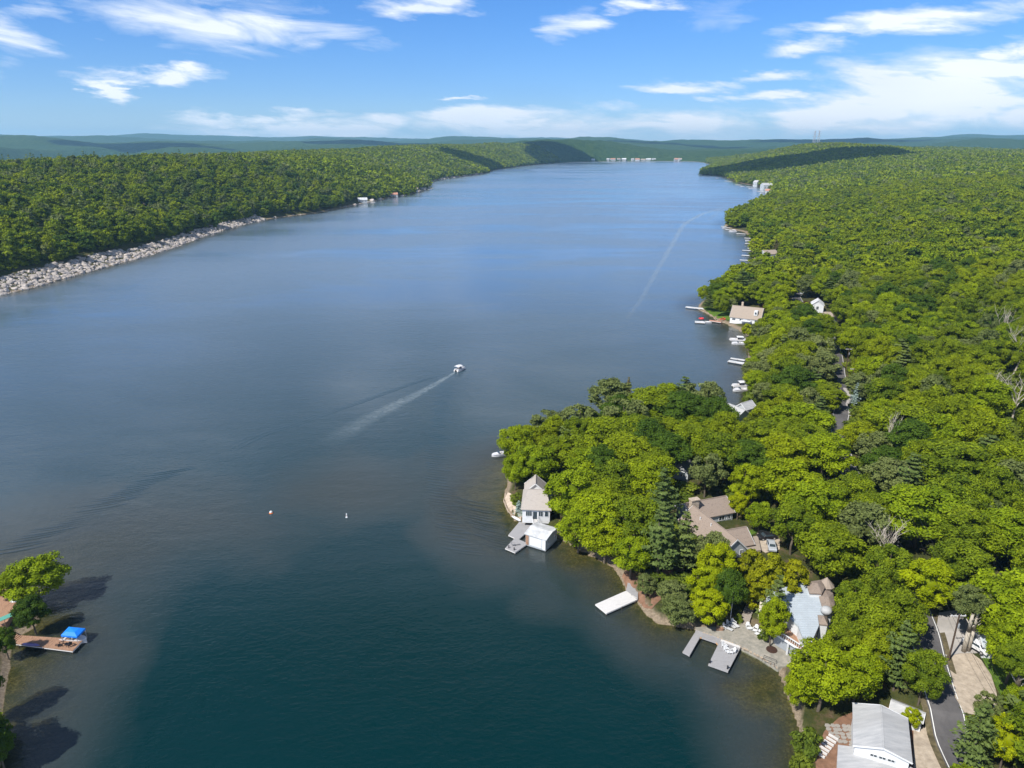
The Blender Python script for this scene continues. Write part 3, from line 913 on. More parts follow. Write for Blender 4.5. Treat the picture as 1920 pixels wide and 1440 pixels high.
for (x, y, r) in ((1003, 935, 8), (1015, 1000, 6), (1340, 975, 11), (1400, 1020, 9), (1525, 1140, 11), (1400, 1195, 8), (1460, 1225, 6), (1660, 1390, 9), (1640, 1430, 8), (1400, 592, 10),
                  (1792, 1195, 9), (1815, 1275, 9), (1735, 1400, 4), (1385, 778, 7), (1532, 575, 6), (1550, 595, 6), (1385, 1190, 6), (1430, 1210, 6), (1470, 1230, 5), (1800, 1165, 5), (1790, 1225, 6), (1830, 1300, 7), (1590, 1375, 6), (1560, 1410, 5), (1408, 1140, 2.5), (1445, 1015, 5), (1480, 1195, 5), (1740, 1430, 4), (1440, 480, 8), (1430, 350, 14), (1857, 1210, 6), (1680, 1330, 3), (1280, 885, 6)):
    p = on_ground(x, y); HOUSES.append((p.x, p.y, r))
ROAD_PX = [(1815, 1460), (1783, 1390), (1767, 1320), (1752, 1270), (1735, 1200), (1712, 1130), (1690, 1060), (1650, 990), (1615, 920), (1590, 882), (1575, 840), (1574, 790), (1583, 752),
           (1582, 730), (1572, 706), (1570, 685), (1568, 668), (1560, 640), (1535, 610), (1500, 575), (1492, 556), (1505, 540), (1516, 525), (1522, 505), (1535, 485)]
ROAD = [on_ground(x, y) for x, y in ROAD_PX]


def auto_points(spacing, t0, t1, seed):
    rng = np.random.default_rng(seed)
    xm = t1 * 0.80
    n = int(2 * xm / spacing); m = int((t1 * 1.02) / (spacing * 0.9))
    gx, gy = np.meshgrid(np.linspace(-xm, xm, n), np.linspace(40, t1 * 1.02, m))
    gx = gx + (np.arange(m) % 2)[:, None] * spacing / 2
    x = (gx + rng.normal(size=gx.shape) * spacing * 0.26).ravel(); y = (gy + rng.normal(size=gy.shape) * spacing * 0.26).ravel()
    ok = (np.abs(x) < y * 0.80 + 40)
    x, y = x[ok], y[ok]
    t = y * math.cos(P) + 60 * math.sin(P)
    ok = (t >= t0) & (t < t1)
    x, y = x[ok], y[ok]
    d = inland(x, y)
    ok = d > np.where(x < 0.18 * y - 100, np.interp(y, [500, 650, 760, 900, 1000], [24, 20, 13, 8, 2.5]) + 7 * fbm(x / 28, y / 28, 3, 3), 0.8 + 0.4 * spacing / 7)
    x, y, d = x[ok], y[ok], d[ok]
    z = ground_h(x, y, d)
    return x, y, z, d, rng


def cull(x, y, z, R0, H0, near, keep=True):
    px_, py_, t = proj(x, y, z + H0 * 0.5)
    _, pt, _ = proj(x, y, z + H0)
    _, pb, _ = proj(x, y, z)
    rp = R0 * F / t
    ok = (px_ > -rp - 40) & (px_ < 1960 + rp) & (pt < 1500)
    for (r, tt) in zip(KEEP, KEEPD) if keep else ():
        hit = (px_ + rp * 0.80 > r[0]) & (px_ - rp * 0.80 < r[2]) & (pt + (pb - pt) * 0.06 < r[3]) & (pb - (pb - pt) * 0.12 > r[1]) & (t < tt + 3)
        ok &= ~hit
    if near:
        for (hx, hy, hr) in HOUSES:
            ok &= np.hypot(x - hx, y - hy) > hr + 1.5
        for a, b in zip(ROAD, ROAD[1:]):
            ex, ey = b.x - a.x, b.y - a.y
            q = np.clip(((x - a.x) * ex + (y - a.y) * ey) / (ex * ex + ey * ey), 0, 1)
            ok &= np.hypot(x - a.x - q * ex, y - a.y - q * ey) > np.where(y < 150, 4.6, 3.6)
        for (hx, hy, hr) in placed:
            ok &= np.hypot(x - hx, y - hy) > max(hr * 0.62, 1.0) + R0 * 0.50
    return ok


def join_points(name, pts, objs, label_group=None):
    """one object that stands instances of the given shapes on the given points"""
    me = bpy.data.meshes.new(name)
    n = len(pts)
    me.vertices.add(n)
    me.vertices.foreach_set('co', pts[:, :3].astype(np.float32).ravel())
    for nm, col_ in (('rot', 3), ('sr', 4), ('shh', 5)):
        a = me.attributes.new(nm, 'FLOAT', 'POINT'); a.data.foreach_set('value', pts[:, col_].astype(np.float32))
    a = me.attributes.new('pick', 'INT', 'POINT'); a.data.foreach_set('value', pts[:, 6].astype(np.int32))
    o = bpy.data.objects.new(name, me); COL.objects.link(o)
    src = bpy.data.collections.new(name + '_shapes')
    for k, m_ in enumerate(objs):
        q = bpy.data.objects.new('%s_shape_%02d' % (name, k), m_)
        src.objects.link(q)
    ng = bpy.data.node_groups.new(name + '_nodes', 'GeometryNodeTree')
    ng.interface.new_socket('Geometry', in_out='INPUT', socket_type='NodeSocketGeometry')
    ng.interface.new_socket('Geometry', in_out='OUTPUT', socket_type='NodeSocketGeometry')
    N = ng.nodes; L = ng.links
    gi = N.new('NodeGroupInput'); go = N.new('NodeGroupOutput')
    ci = N.new('GeometryNodeCollectionInfo'); ci.inputs[0].default_value = src
    ci.inputs['Separate Children'].default_value = True; ci.inputs['Reset Children'].default_value = True
    ip = N.new('GeometryNodeInstanceOnPoints'); ip.inputs['Pick Instance'].default_value = True
    def na(nm, tp='FLOAT'):
        q = N.new('GeometryNodeInputNamedAttribute'); q.data_type = tp; q.inputs[0].default_value = nm
        return q.outputs[0]
    cx = N.new('ShaderNodeCombineXYZ'); L.new(na('rot'), cx.inputs[2])
    sc = N.new('ShaderNodeCombineXYZ'); sr_ = na('sr'); L.new(sr_, sc.inputs[0]); L.new(sr_, sc.inputs[1]); L.new(na('shh'), sc.inputs[2])
    e2r = N.new('FunctionNodeEulerToRotation'); L.new(cx.outputs[0], e2r.inputs[0])
    L.new(gi.outputs[0], ip.inputs['Points']); L.new(ci.outputs[0], ip.inputs['Instance']); L.new(na('pick', 'INT'), ip.inputs['Instance Index'])
    L.new(e2r.outputs[0], ip.inputs['Rotation']); L.new(sc.outputs[0], ip.inputs['Scale'])
    L.new(ip.outputs[0], go.inputs[0])
    md = o.modifiers.new('stand', 'NODES'); md.node_group = ng
    o['kind'] = 'stuff'
    return o


# nearest belt: one object per tree for the largest in the picture, the rest joined
x, y, z, d, rng = auto_points(8.3, 60, 420, 7)
H0 = 12.5
ok = cull(x, y, z, 4.8, H0, True)
x, y, z, d = x[ok], y[ok], z[ok], d[ok]
pxx, pyy, tt = proj(x, y, z + 8)
inview = (pxx > -20) & (pxx < 1940) & (pyy < 1470)
order = np.argsort(tt + np.where(inview, 0, 5000))
stand = fbm(x / 60, y / 60, 3, 51)
N_IND = 178
auto_named = []
near_rest = []
kinds_n = ['leafy', 'leafy', 'leafy', 'leafy', 'leafy', 'bright', 'dark', 'olive', 'olive', 'pine']
SP = {'leafy': 'green broadleaf', 'bright': 'bright green', 'dark': 'dark green', 'olive': 'olive green', 'pine': 'grey green needled'}
flat_c = []; flat_keys = []
for kk in ('leafy', 'bright', 'dark', 'olive', 'pine'):
    for v_, c_ in enumerate(K[kk].crowns):
        flat_c.append(c_); flat_keys.append((kk, v_))
for n_, i in enumerate(order):
    kk = kinds_n[int(rng.random() * len(kinds_n))]
    if stand[i] > 0.25 and rng.random() < 0.5: kk = 'bright'
    if d[i] > 90 and kk == 'pine' and rng.random() < .7: kk = 'leafy'
    R1 = 4.2 + 3.0 * rng.random(); H1 = 9.5 + 7.5 * rng.random()
    if d[i] < 8: R1 *= .85; H1 *= .75
    k = K[kk]
    if n_ < N_IND and inview[i]:
        size_ = 'tall' if H1 > 14 else 'low' if H1 < 11.5 else 'middling'
        e_ = tree(kk, x[i], y[i], R1 / k.R, H1 / k.H, z[i], '', None, 'tree', NAMES[kk])
        auto_named.append((e_, pxx[i], pyy[i], tt[i], size_, SP[kk]))
    else:
        v_ = int(rng.random() * len(k.crowns))
        near_rest.append((x[i], y[i], z[i], rng.random() * 6.28, R1 / k.R, H1 / k.H, flat_keys.index((kk, v_))))
join_points('woodland_behind_the_road', np.array(near_rest), flat_c)

# understorey: low bushes that close the gaps near the camera
x, y, z, d, rng = auto_points(4.4, 60, 330, 9)
ok = cull(x, y, z, 2.2, 3.2, True, False) & (d > 1.0) & ((x > 0) | (y < 200))
x, y, z = x[ok], y[ok], z[ok]
n = len(x)
us = np.stack([x, y, z - 0.2, rng.random(n) * 6.28, 0.9 + 1.1 * rng.random(n), 0.7 + 1.2 * rng.random(n), (rng.random(n) * 2).astype(int)], 1)
join_points('undergrowth', us, K['shrub'].crowns)

x, y, z, d, rng = auto_points(8.8, 420, 1150, 17)
ok = cull(x, y, z, 4.6, 12.5, True)
ok &= (x > 0.18 * y - 100) | (rng.random(len(x)) > 0.20)
x, y, z, d = x[ok], y[ok], z[ok], d[ok]
n = len(x)
mid_objs = MID + MIDB + MIDP
lf_ = x < 0.18 * y - 100
pick = (rng.random(n) * 6).astype(int)
q = rng.random(n)
st = fbm(x / 90, y / 90, 3, 61)
pick = np.where((q < 0.14) | ((st > .35) & (q < .4)), 6, pick)
pick = np.where((q > 0.14) & (q < np.where(lf_, .34, .22)), 7, pick)
pick = np.where((q > 0.40) & (q < np.where(lf_, .52, .46)), 8, pick)
pick = np.where((q > 0.55) & (q < np.where(lf_, .62, .57)), 9, pick)
sr = 0.78 + 0.42 * rng.random(n); shh = 0.66 + 0.66 * rng.random(n)
sr = sr * 1.18; shh = np.where(lf_, shh * 1.18, shh * 1.0)
x2, y2, z2, d2, _ = auto_points(5.0, 400, 950, 33)
ok2 = (x2 < 0.18 * y2 - 100) & (d2 > 5 + 5 * rng.random(len(x2))) & (d2 < 42) & (rng.random(len(x2)) < np.where(d2 < 14, .22, .8))
bush = np.stack([x2, y2, z2 - .4, rng.random(len(x2)) * 6.28, .28 + .3 * rng.random(len(x2)), .25 + .25 * rng.random(len(x2)), (rng.random(len(x2)) * 6).astype(int)], 1)[ok2]
join_points('shore_bushes', bush, MID)
join_points('woodland_on_the_slopes', np.stack([x, y, z - 0.5, rng.random(n) * 6.28, sr, shh, pick], 1), mid_objs)

x, y, z, d, rng = auto_points(9.2, 1150, 3500, 27)
ok = cull(x, y, z, 4.6, 12.5, False) & (rng.random(len(x)) < 0.97)
# leave out what the ridges hide altogether
x, y, z, d = x[ok], y[ok], z[ok], d[ok]
lf_ = x < 0.18 * y - 100
ok = (d < np.where(lf_, 520, 1500))
x, y, z, d, lf_ = x[ok], y[ok], z[ok], d[ok], lf_[ok]
n = len(x)
pick = (rng.random(n) * 6).astype(int)
q = rng.random(n); st = fbm(x / 150, y / 150, 3, 62)
pick = np.where((q < .08) | ((st > .3) & (q < .3)), 6, pick); pick = np.where(q > .93, 7, pick)
pick = np.where((pick == 5) & (rng.random(n) < .4), 2, pick)
sr = 0.95 + 0.55 * rng.random(n); shh = 0.75 + 0.6 * rng.random(n)
print('FAR TREES', n, 'MID', len(mid_objs), 'near rest', len(near_rest))
join_points('distant_woodland', np.stack([x, y, z - 1, rng.random(n) * 6.28, sr, shh, pick], 1), FAR)

LM = [(1005, 930, 'the cottage on the point'), (1018, 1000, 'the white boathouse'), (1155, 1130, 'the wide pale dock'), (1310, 945, 'the stone chimney'), (1400, 1020, 'the long house gable'),
      (1447, 1020, 'the silver car'), (1510, 1140, 'the pale metal roof'), (1400, 1205, 'the stone patio'), (1660, 1370, 'the grey gabled roof'), (1790, 1180, 'the grey yard'), (1815, 1280, 'the gravel drive'),
      (1858, 1210, 'the white hut'), (1595, 755, 'the white driveway'), (1280, 885, 'the grey roofed cottage'), (1380, 775, 'the white house at the bay'), (1385, 673, 'the double dock'), (1385, 640, 'the moored pontoon boats'),
      (1400, 590, 'the tan roofed lake house'), (1530, 572, 'the white roadside house'), (1900, 680, 'the tall dead tree'), (1893, 780, 'the broad dead tree'), (1650, 1070, 'the grey dead twigs'), (1590, 880, 'the shaded road'),
      (90, 1207, 'the brown wooden dock'), (1550, 595, 'the rounded tan roof'), (1565, 680, 'the road bend'), (1450, 1075, 'the golden cypresses'), (1225, 760, 'the far side of the point'), (1730, 960, 'the huge round bright crown'),
      (1800, 880, 'the huge crown below the dead trees')]
seen_l = {}
for (e_, ax, ay, at_, sz_, sp_) in auto_named:
    j = min(range(len(LM)), key=lambda q: math.hypot(LM[q][0] - ax, (LM[q][1] - ay) * 1.3))
    dx_, dy_ = ax - LM[j][0], ay - LM[j][1]
    far_ = math.hypot(dx_, dy_) > 90
    rel = ('right of' if dx_ > 0 else 'left of') if abs(dx_) > abs(dy_) * 1.1 else ('in front of' if dy_ > 0 else 'behind')
    lb = '%s %s tree %s %s %s' % (sz_, sp_, 'well' if far_ else 'just', rel, LM[j][2])
    seen_l.setdefault(lb, []).append((at_, ax, e_))
for lb, lst in seen_l.items():
    lst.sort(key=lambda q: q[0])
    for k_, (_, _, e_) in enumerate(lst):
        if len(lst) == 1: pre = ''
        elif len(lst) == 2: pre = ('nearer ', 'farther ')[k_]
        else: pre = (['nearest ', 'second nearest ', 'third nearest ', 'fourth nearest ', 'fifth nearest ', 'sixth nearest ', 'seventh nearest '] + ['farther '] * 20)[k_]
        e_['label'] = pre + lb
        e_['group'] = 'trees of the near woods'
# ------------------------------------------------------------------ builders for made things
class MB:
    def __init__(self):
        self.v = []; self.f = []

    def add(self, vs, fs):
        b = len(self.v)
        self.v += [Vector(p) for p in vs]
        self.f += [tuple(b + i for i in q) for q in fs]
        return self

    def box(self, c, s, rz=0.0, rx=0.0, ry=0.0):
        hx, hy, hz = s[0] / 2, s[1] / 2, s[2] / 2
        M = Matrix.Rotation(rz, 3, 'Z') @ Matrix.Rotation(rx, 3, 'X') @ Matrix.Rotation(ry, 3, 'Y')
        vs = [M @ Vector((a * hx, b * hy, d * hz)) + Vector(c) for a in (-1, 1) for b in (-1, 1) for d in (-1, 1)]
        return self.add(vs, [(0, 1, 3, 2), (4, 6, 7, 5), (0, 4, 5, 1), (2, 3, 7, 6), (0, 2, 6, 4), (1, 5, 7, 3)])

    def bar(self, p, q, w, h=None):
        """square bar from p to q"""
        p, q = Vector(p), Vector(q); h = h or w
        ax = (q - p).normalized()
        s = ax.cross(Vector((0, 0, 1)))
        s = s.normalized() if s.length > 1e-3 else Vector((1, 0, 0))
        u = s.cross(ax)
        vs = [b + s * i * w / 2 + u * j * h / 2 for b in (p, q) for i, j in ((-1, -1), (1, -1), (1, 1), (-1, 1))]
        return self.add(vs, [(3, 2, 1, 0), (4, 5, 6, 7), (0, 1, 5, 4), (1, 2, 6, 5), (2, 3, 7, 6), (3, 0, 4, 7)])

    def tube(self, p, q, ra, rb=None, n=10, caps=True):
        rb = ra if rb is None else rb
        p, q = Vector(p), Vector(q); ax = (q - p).normalized(); s = ax.orthogonal().normalized(); u = ax.cross(s)
        vs = [b + (s * math.cos(2 * math.pi * k / n) + u * math.sin(2 * math.pi * k / n)) * r for b, r in ((p, ra), (q, rb)) for k in range(n)]
        fs = [(k, (k + 1) % n, n + (k + 1) % n, n + k) for k in range(n)]
        if caps: fs += [tuple(range(n))[::-1], tuple(range(n, 2 * n))]
        return self.add(vs, fs)

    def prism(self, pts, z0, z1):
        """upright prism on a ground outline"""
        n = len(pts)
        if sum(pts[i][0] * pts[(i + 1) % n][1] - pts[(i + 1) % n][0] * pts[i][1] for i in range(n)) < 0: pts = pts[::-1]
        zt = z1 if hasattr(z1, '__len__') else [z1] * n
        vs = [(p[0], p[1], z0) for p in pts] + [(p[0], p[1], z) for p, z in zip(pts, zt)]
        return self.add(vs, [tuple(range(n))[::-1], tuple(range(n, 2 * n))] + [(k, (k + 1) % n, n + (k + 1) % n, n + k) for k in range(n)])

    def lathe(self, prof, n=14, c=(0, 0, 0)):
        vs = [(c[0] + r * math.cos(2 * math.pi * k / n), c[1] + r * math.sin(2 * math.pi * k / n), c[2] + z) for r, z in prof for k in range(n)]
        fs = [(j * n + k, j * n + (k + 1) % n, (j + 1) * n + (k + 1) % n, (j + 1) * n + k) for j in range(len(prof) - 1) for k in range(n)]
        fs += [tuple(range(n))[::-1], tuple((len(prof) - 1) * n + k for k in range(n))]
        return self.add(vs, fs)

    def build(self, name, mat, parent=None, org=None, bevel=0.0, smooth=False, label=None, kind=None):
        o_ = Vector(org) if org is not None else Vector((0, 0, 0))
        me = bpy.data.meshes.new(name)
        me.from_pydata([tuple(p - o_) for p in self.v], [], self.f); me.update()
        if smooth: me.polygons.foreach_set('use_smooth', [True] * len(me.polygons))
        me.materials.append(mat)
        ob = bpy.data.objects.new(name, me); COL.objects.link(ob)
        if parent: ob.parent = parent
        elif org is not None: ob.location = o_
        if bevel:
            bm = bmesh.new(); bm.from_mesh(me)
            bmesh.ops.bevel(bm, geom=list(bm.edges), offset=bevel, segments=1, affect='EDGES', profile=0.5)
            bm.to_mesh(me); bm.free()
        if label: ob['label'] = label
        if kind: ob['kind'] = kind
        return ob


def root(name, loc, label, cat, group=None, rz=0.0):
    e = bpy.data.objects.new(name, None); COL.objects.link(e)
    e.location = loc; e.rotation_euler = (0, 0, rz); e.empty_display_size = 0.5
    tag(e, label, cat, group)
    return e


def clone(o, loc, rz, label=None, sc=None):
    c = o.copy(); COL.objects.link(c); c.location = loc; c.rotation_euler = (0, 0, rz)
    if sc: c.scale = sc
    if label: c['label'] = label
    for ch in list(o.children):
        k = ch.copy(); COL.objects.link(k); k.parent = c
        for g in list(ch.children):
            q = g.copy(); COL.objects.link(q); q.parent = k
    return c


M_white = plain('white_paint', (0.62, 0.63, 0.64), 0.55, 0.3, 0.06, 2.0)
M_white2 = plain('white_roofing', (0.44, 0.45, 0.46), 0.6, 0.2, 0.24, 0.5, col2=(0.56, 0.57, 0.58))
M_pale = plain('pale_siding', (0.40, 0.43, 0.45), 0.7, 0.2, 0.08, 3, 0.15, streak=(0.5, 0.5, 9))
M_grey = plain('grey_siding', (0.27, 0.29, 0.31), 0.7, 0.2, 0.08, 3, 0.15, streak=(0.5, 0.5, 9))
M_shingle = plain('brown_shingles', (0.255, 0.205, 0.170), 0.9, 0.1, 0.22, 5, 0.5, streak=(1, 1, 5))
M_shingle2 = plain('tan_shingles', (0.30, 0.25, 0.205), 0.9, 0.1, 0.18, 5, 0.5, streak=(1, 1, 5))
M_shingle3 = plain('grey_shingles', (0.17, 0.175, 0.18), 0.9, 0.1, 0.2, 5, 0.5, streak=(1, 1, 5))
M_taupe = plain('taupe_shingles', (0.36, 0.325, 0.295), 0.9, 0.1, 0.12, 4, 0.4, streak=(1, 1, 5))
M_metal = plain('metal_roofing', (0.44, 0.49, 0.53), 0.45, 0.4, 0.09, 0.7, metal=0.15)
M_metalg = plain('grey_metal_roofing', (0.34, 0.35, 0.36), 0.6, 0.3, 0.13, 0.6, streak=(0.6, 3, 1), col2=(0.4, 0.4, 0.4))
M_glass = plain('window_glass', (0.035, 0.05, 0.06), 0.08, 0.6, 0.1, 1)
M_greydeck = plain('grey_decking', (0.30, 0.295, 0.30), 0.75, 0.2, 0.14, 3, 0.3, streak=(1, 6, 1))
M_palewood = plain('silvered_boards', (0.56, 0.545, 0.53), 0.8, 0.15, 0.12, 3, 0.2, streak=(1, 5, 1))
M_wood = plain('brown_boards', (0.27, 0.145, 0.085), 0.75, 0.2, 0.28, 2.5, 0.3, streak=(5, 1, 1), col2=(0.34, 0.21, 0.14))
M_edge = plain('orange_edge_board', (0.50, 0.31, 0.17), 0.7, 0.2, 0.15, 3)
M_flag = plain('flagstone', (0.285, 0.265, 0.24), 0.9, 0.15, 0.25, 2.2, 0.5)
M_patio = plain('patio_stone', (0.245, 0.24, 0.205), 0.9, 0.15, 0.22, 1.2, 0.4, col2=(0.29, 0.265, 0.225))
M_path = plain('path_slab', (0.30, 0.265, 0.23), 0.9, 0.15, 0.16, 2, 0.4)
M_wallstone = plain('wall_stone', (0.33, 0.265, 0.20), 0.9, 0.1, 0.3, 1.5, 0.5)
M_talus = plain('talus_rock', (0.30, 0.27, 0.245), 0.9, 0.1, 0.4, 0.35, 0.5, col2=(0.42, 0.375, 0.34))
M_asphalt = plain('asphalt', (0.085, 0.083, 0.086), 0.9, 0.15, 0.28, 0.35, 0.2, streak=(1, .5, 1), col2=(0.105, 0.10, 0.10))
M_line = plain('road_paint', (0.68, 0.68, 0.66), 0.7, 0.2, 0.1, 4)
M_gravel = plain('gravel_drive', (0.36, 0.30, 0.235), 0.95, 0.05, 0.2, 1.3, 0.4, col2=(0.40, 0.34, 0.27))
M_conc = plain('pale_concrete', (0.34, 0.32, 0.30), 0.9, 0.1, 0.12, 0.6, 0.2)
M_earth = plain('red_brown_earth', (0.20, 0.115, 0.075), 0.95, 0.05, 0.3, 1.0, 0.5)
M_lawn = plain('lawn', (0.060, 0.115, 0.016), 0.95, 0.05, 0.3, 1.5, 0.4, col2=(0.085, 0.14, 0.02))
M_sand = plain('pale_sand', (0.42, 0.33, 0.25), 0.95, 0.05, 0.22, 0.9, 0.3, col2=(0.46, 0.38, 0.3))
M_blue = plain('blue_canvas', (0.008, 0.19, 0.72), 0.6, 0.3, 0.08, 2)
M_bluegrey = plain('bleached_canvas', (0.62, 0.63, 0.66), 0.6, 0.3, 0.08, 2)
M_hull = plain('boat_hull', (0.62, 0.62, 0.64), 0.3, 0.5, 0.05, 2)
M_alu = plain('aluminium', (0.55, 0.56, 0.58), 0.35, 0.5, 0.08, 2, metal=0.5)
M_black = plain('black_trim', (0.015, 0.015, 0.018), 0.5, 0.4, 0.1, 2)
M_seat = plain('boat_seat', (0.50, 0.47, 0.44), 0.6, 0.3, 0.1, 3)
M_navy = plain('navy_carpet', (0.07, 0.08, 0.12), 0.9, 0.1, 0.1, 3)
M_purple_p = plain('purple_plastic', (0.20, 0.16, 0.34), 0.4, 0.4, 0.08, 2)
M_red = plain('red_plastic', (0.55, 0.035, 0.04), 0.45, 0.4, 0.1, 2)
M_poleW = plain('pole_wood', (0.085, 0.06, 0.045), 0.9, 0.1, 0.2, 3, 0.3, streak=(4, 4, 0.5))
M_ped = plain('pale_red_roof', (0.42, 0.22, 0.16), 0.85, 0.1, 0.15, 3)
M_mulch = plain('mulch', (0.055, 0.032, 0.024), 0.95, 0.05, 0.25, 5, 0.5)
M_orange = plain('orange_plastic', (0.65, 0.16, 0.02), 0.5, 0.3, 0.1, 3)
M_teal = plain('green_canvas', (0.10, 0.32, 0.26), 0.6, 0.3, 0.1, 3)
M_silver = plain('silver_paint', (0.50, 0.53, 0.57), 0.25, 0.6, 0.04, 2, metal=0.3)
M_brick = plain('chimney_stone', (0.40, 0.33, 0.26), 0.9, 0.1, 0.3, 2.5, 0.6)


def block(rt, A, B, rz, ez, wl, wr, base, mw, mr, over=0.35, hip=0.0, ridge=True, trim=M_white, th=0.18, roofname='roof', shingles=False):
    """walls with a pitched roof over a ridge from A to B (places), in the house's own frame"""
    o = rt.location
    A = Vector((A[0], A[1], 0)); B = Vector((B[0], B[1], 0))
    u = (B - A).normalized(); n = Vector((-u.y, u.x, 0))      # n points left of A->B
    L = (B - A).length
    def Pt(s, w, z): return A + u * s + n * w + Vector((0, 0, z))
    w_ = MB()
    vs = [Pt(0, wl, base), Pt(L, wl, base), Pt(L, -wr, base), Pt(0, -wr, base),
          Pt(0, wl, ez), Pt(L, wl, ez), Pt(L, -wr, ez), Pt(0, -wr, ez), Pt(0, 0, rz - .04), Pt(L, 0, rz - .04)]
    if hip: vs[8] = Pt(hip, 0, rz - .04); vs[9] = Pt(L - hip, 0, rz - .04)
    w_.add(vs, [(0, 1, 5, 4), (2, 3, 7, 6), (3, 0, 4, 8, 7), (1, 2, 6, 9, 5), (4, 5, 9, 8), (7, 8, 9, 6)] if not hip else
           [(0, 1, 5, 4), (2, 3, 7, 6), (3, 0, 4, 7), (1, 2, 6, 5), (4, 5, 9, 8), (7, 8, 9, 6), (4, 8, 7), (5, 6, 9)])
    w_.build('wall', mw, rt, o)
    r_ = MB()
    for sgn, w in ((1, wl), (-1, -wr)):
        dz = (rz - ez) / abs(w) * over
        e = w + sgn * over
        a0, a1 = (-over, L + over)
        h0, h1 = (hip, L - hip) if hip else (a0, a1)
        top = [Pt(a0, e, ez - dz), Pt(a1, e, ez - dz), Pt(h1, 0, rz), Pt(h0, 0, rz)]
        if sgn < 0: top = top[::-1]
        up = Vector((0, 0, th))
        r_.add([p for p in top] + [p + up for p in top], [(0, 1, 2, 3)[::-1], (4, 5, 6, 7), (0, 1, 5, 4), (1, 2, 6, 5), (2, 3, 7, 6), (3, 0, 4, 7)])
    if hip:
        for (e0, hx, s0) in ((-over, hip, 1), (L + over, L - hip, -1)):
            dzl = (rz - ez) / wl * over; 
            tri = [Pt(e0, wl + over, ez - dzl), Pt(hx, 0, rz), Pt(e0, -wr - over, ez - dzl)]
            if s0 < 0: tri = tri[::-1]
            up = Vector((0, 0, th * .98))
            r_.add(tri + [p + up for p in tri], [(2, 1, 0), (3, 4, 5), (0, 1, 4, 3), (1, 2, 5, 4), (2, 0, 3, 5)])
    rf = r_.build(roofname, mr, rt, o)
    if ridge:
        t_ = MB()
        a, b = Pt(hip if hip else -over, 0, rz + th + .02), Pt(L - hip if hip else L + over, 0, rz + th + .02)
        t_.bar(a, b, 0.26, 0.09)
        t_.build('ridge_cap', mr, rf, o)
    if trim is not None and not hip:
        t_ = MB()
        for s_ in (-over - .03, L + over + .03):
            for sgn, w in ((1, wl), (-1, -wr)):
                dz = (rz - ez) / abs(w) * over
                t_.bar(Pt(s_, w + sgn * over, ez - dz + th * .4), Pt(s_, 0, rz + th * .4), 0.06, 0.26)
        t_.build('fascia', trim, rf, o)
    return Pt, u, n, L, rf


def window(rt, c, nrm, w, h, frame=M_white, panes=2, label=None):
    """c centre on the wall in the world, nrm outward"""
    o = rt.location
    c = Vector(c); nn = Vector((nrm[0], nrm[1], 0)).normalized(); s = Vector((-nn.y, nn.x, 0)); up = Vector((0, 0, 1))
    m = MB(); f = 0.09
    for a, b in (((-w / 2, -h / 2), (w / 2, -h / 2)), ((-w / 2, h / 2), (w / 2, h / 2)), ((-w / 2, -h / 2), (-w / 2, h / 2)), ((w / 2, -h / 2), (w / 2, h / 2))):
        m.bar(c + s * a[0] + up * a[1] + nn * .04, c + s * b[0] + up * b[1] + nn * .04, f, f)
    for k in range(1, panes):
        x_ = -w / 2 + w * k / panes
        m.bar(c + s * x_ - up * h / 2 + nn * .04, c + s * x_ + up * h / 2 + nn * .04, f * .6, f * .6)
    wn = m.build('window', frame, rt, o)
    g = MB()
    g.add([c + s * i * w / 2 + up * j * h / 2 + nn * q for q in (0.005, .03) for i, j in ((-1, -1), (1, -1), (1, 1), (-1, 1))],
          [(0, 1, 2, 3)[::-1], (4, 5, 6, 7), (0, 1, 5, 4), (1, 2, 6, 5), (2, 3, 7, 6), (3, 0, 4, 7)])
    g.build('pane', M_glass, wn, o)
    return wn


def door(rt, c, nrm, w, h, mat=M_white, rows=4):
    o = rt.location
    c = Vector(c); nn = Vector((nrm[0], nrm[1], 0)).normalized(); s = Vector((-nn.y, nn.x, 0)); up = Vector((0, 0, 1))
    g = MB()
    hh = h / rows
    for k in range(rows):
        zc = -h / 2 + hh * (k + .5)
        g.add([c + s * i * (w / 2) + up * (zc + j * (hh / 2 - .02)) + nn * q for q in (0.0, .06) for i, j in ((-1, -1), (1, -1), (1, 1), (-1, 1))],
              [(0, 1, 2, 3)[::-1], (4, 5, 6, 7), (0, 1, 5, 4), (1, 2, 6, 5), (2, 3, 7, 6), (3, 0, 4, 7)])
    return g.build('door', mat, rt, o)


def U(x, y, z):
    p = unproj(x, y, z); return (p.x, p.y)


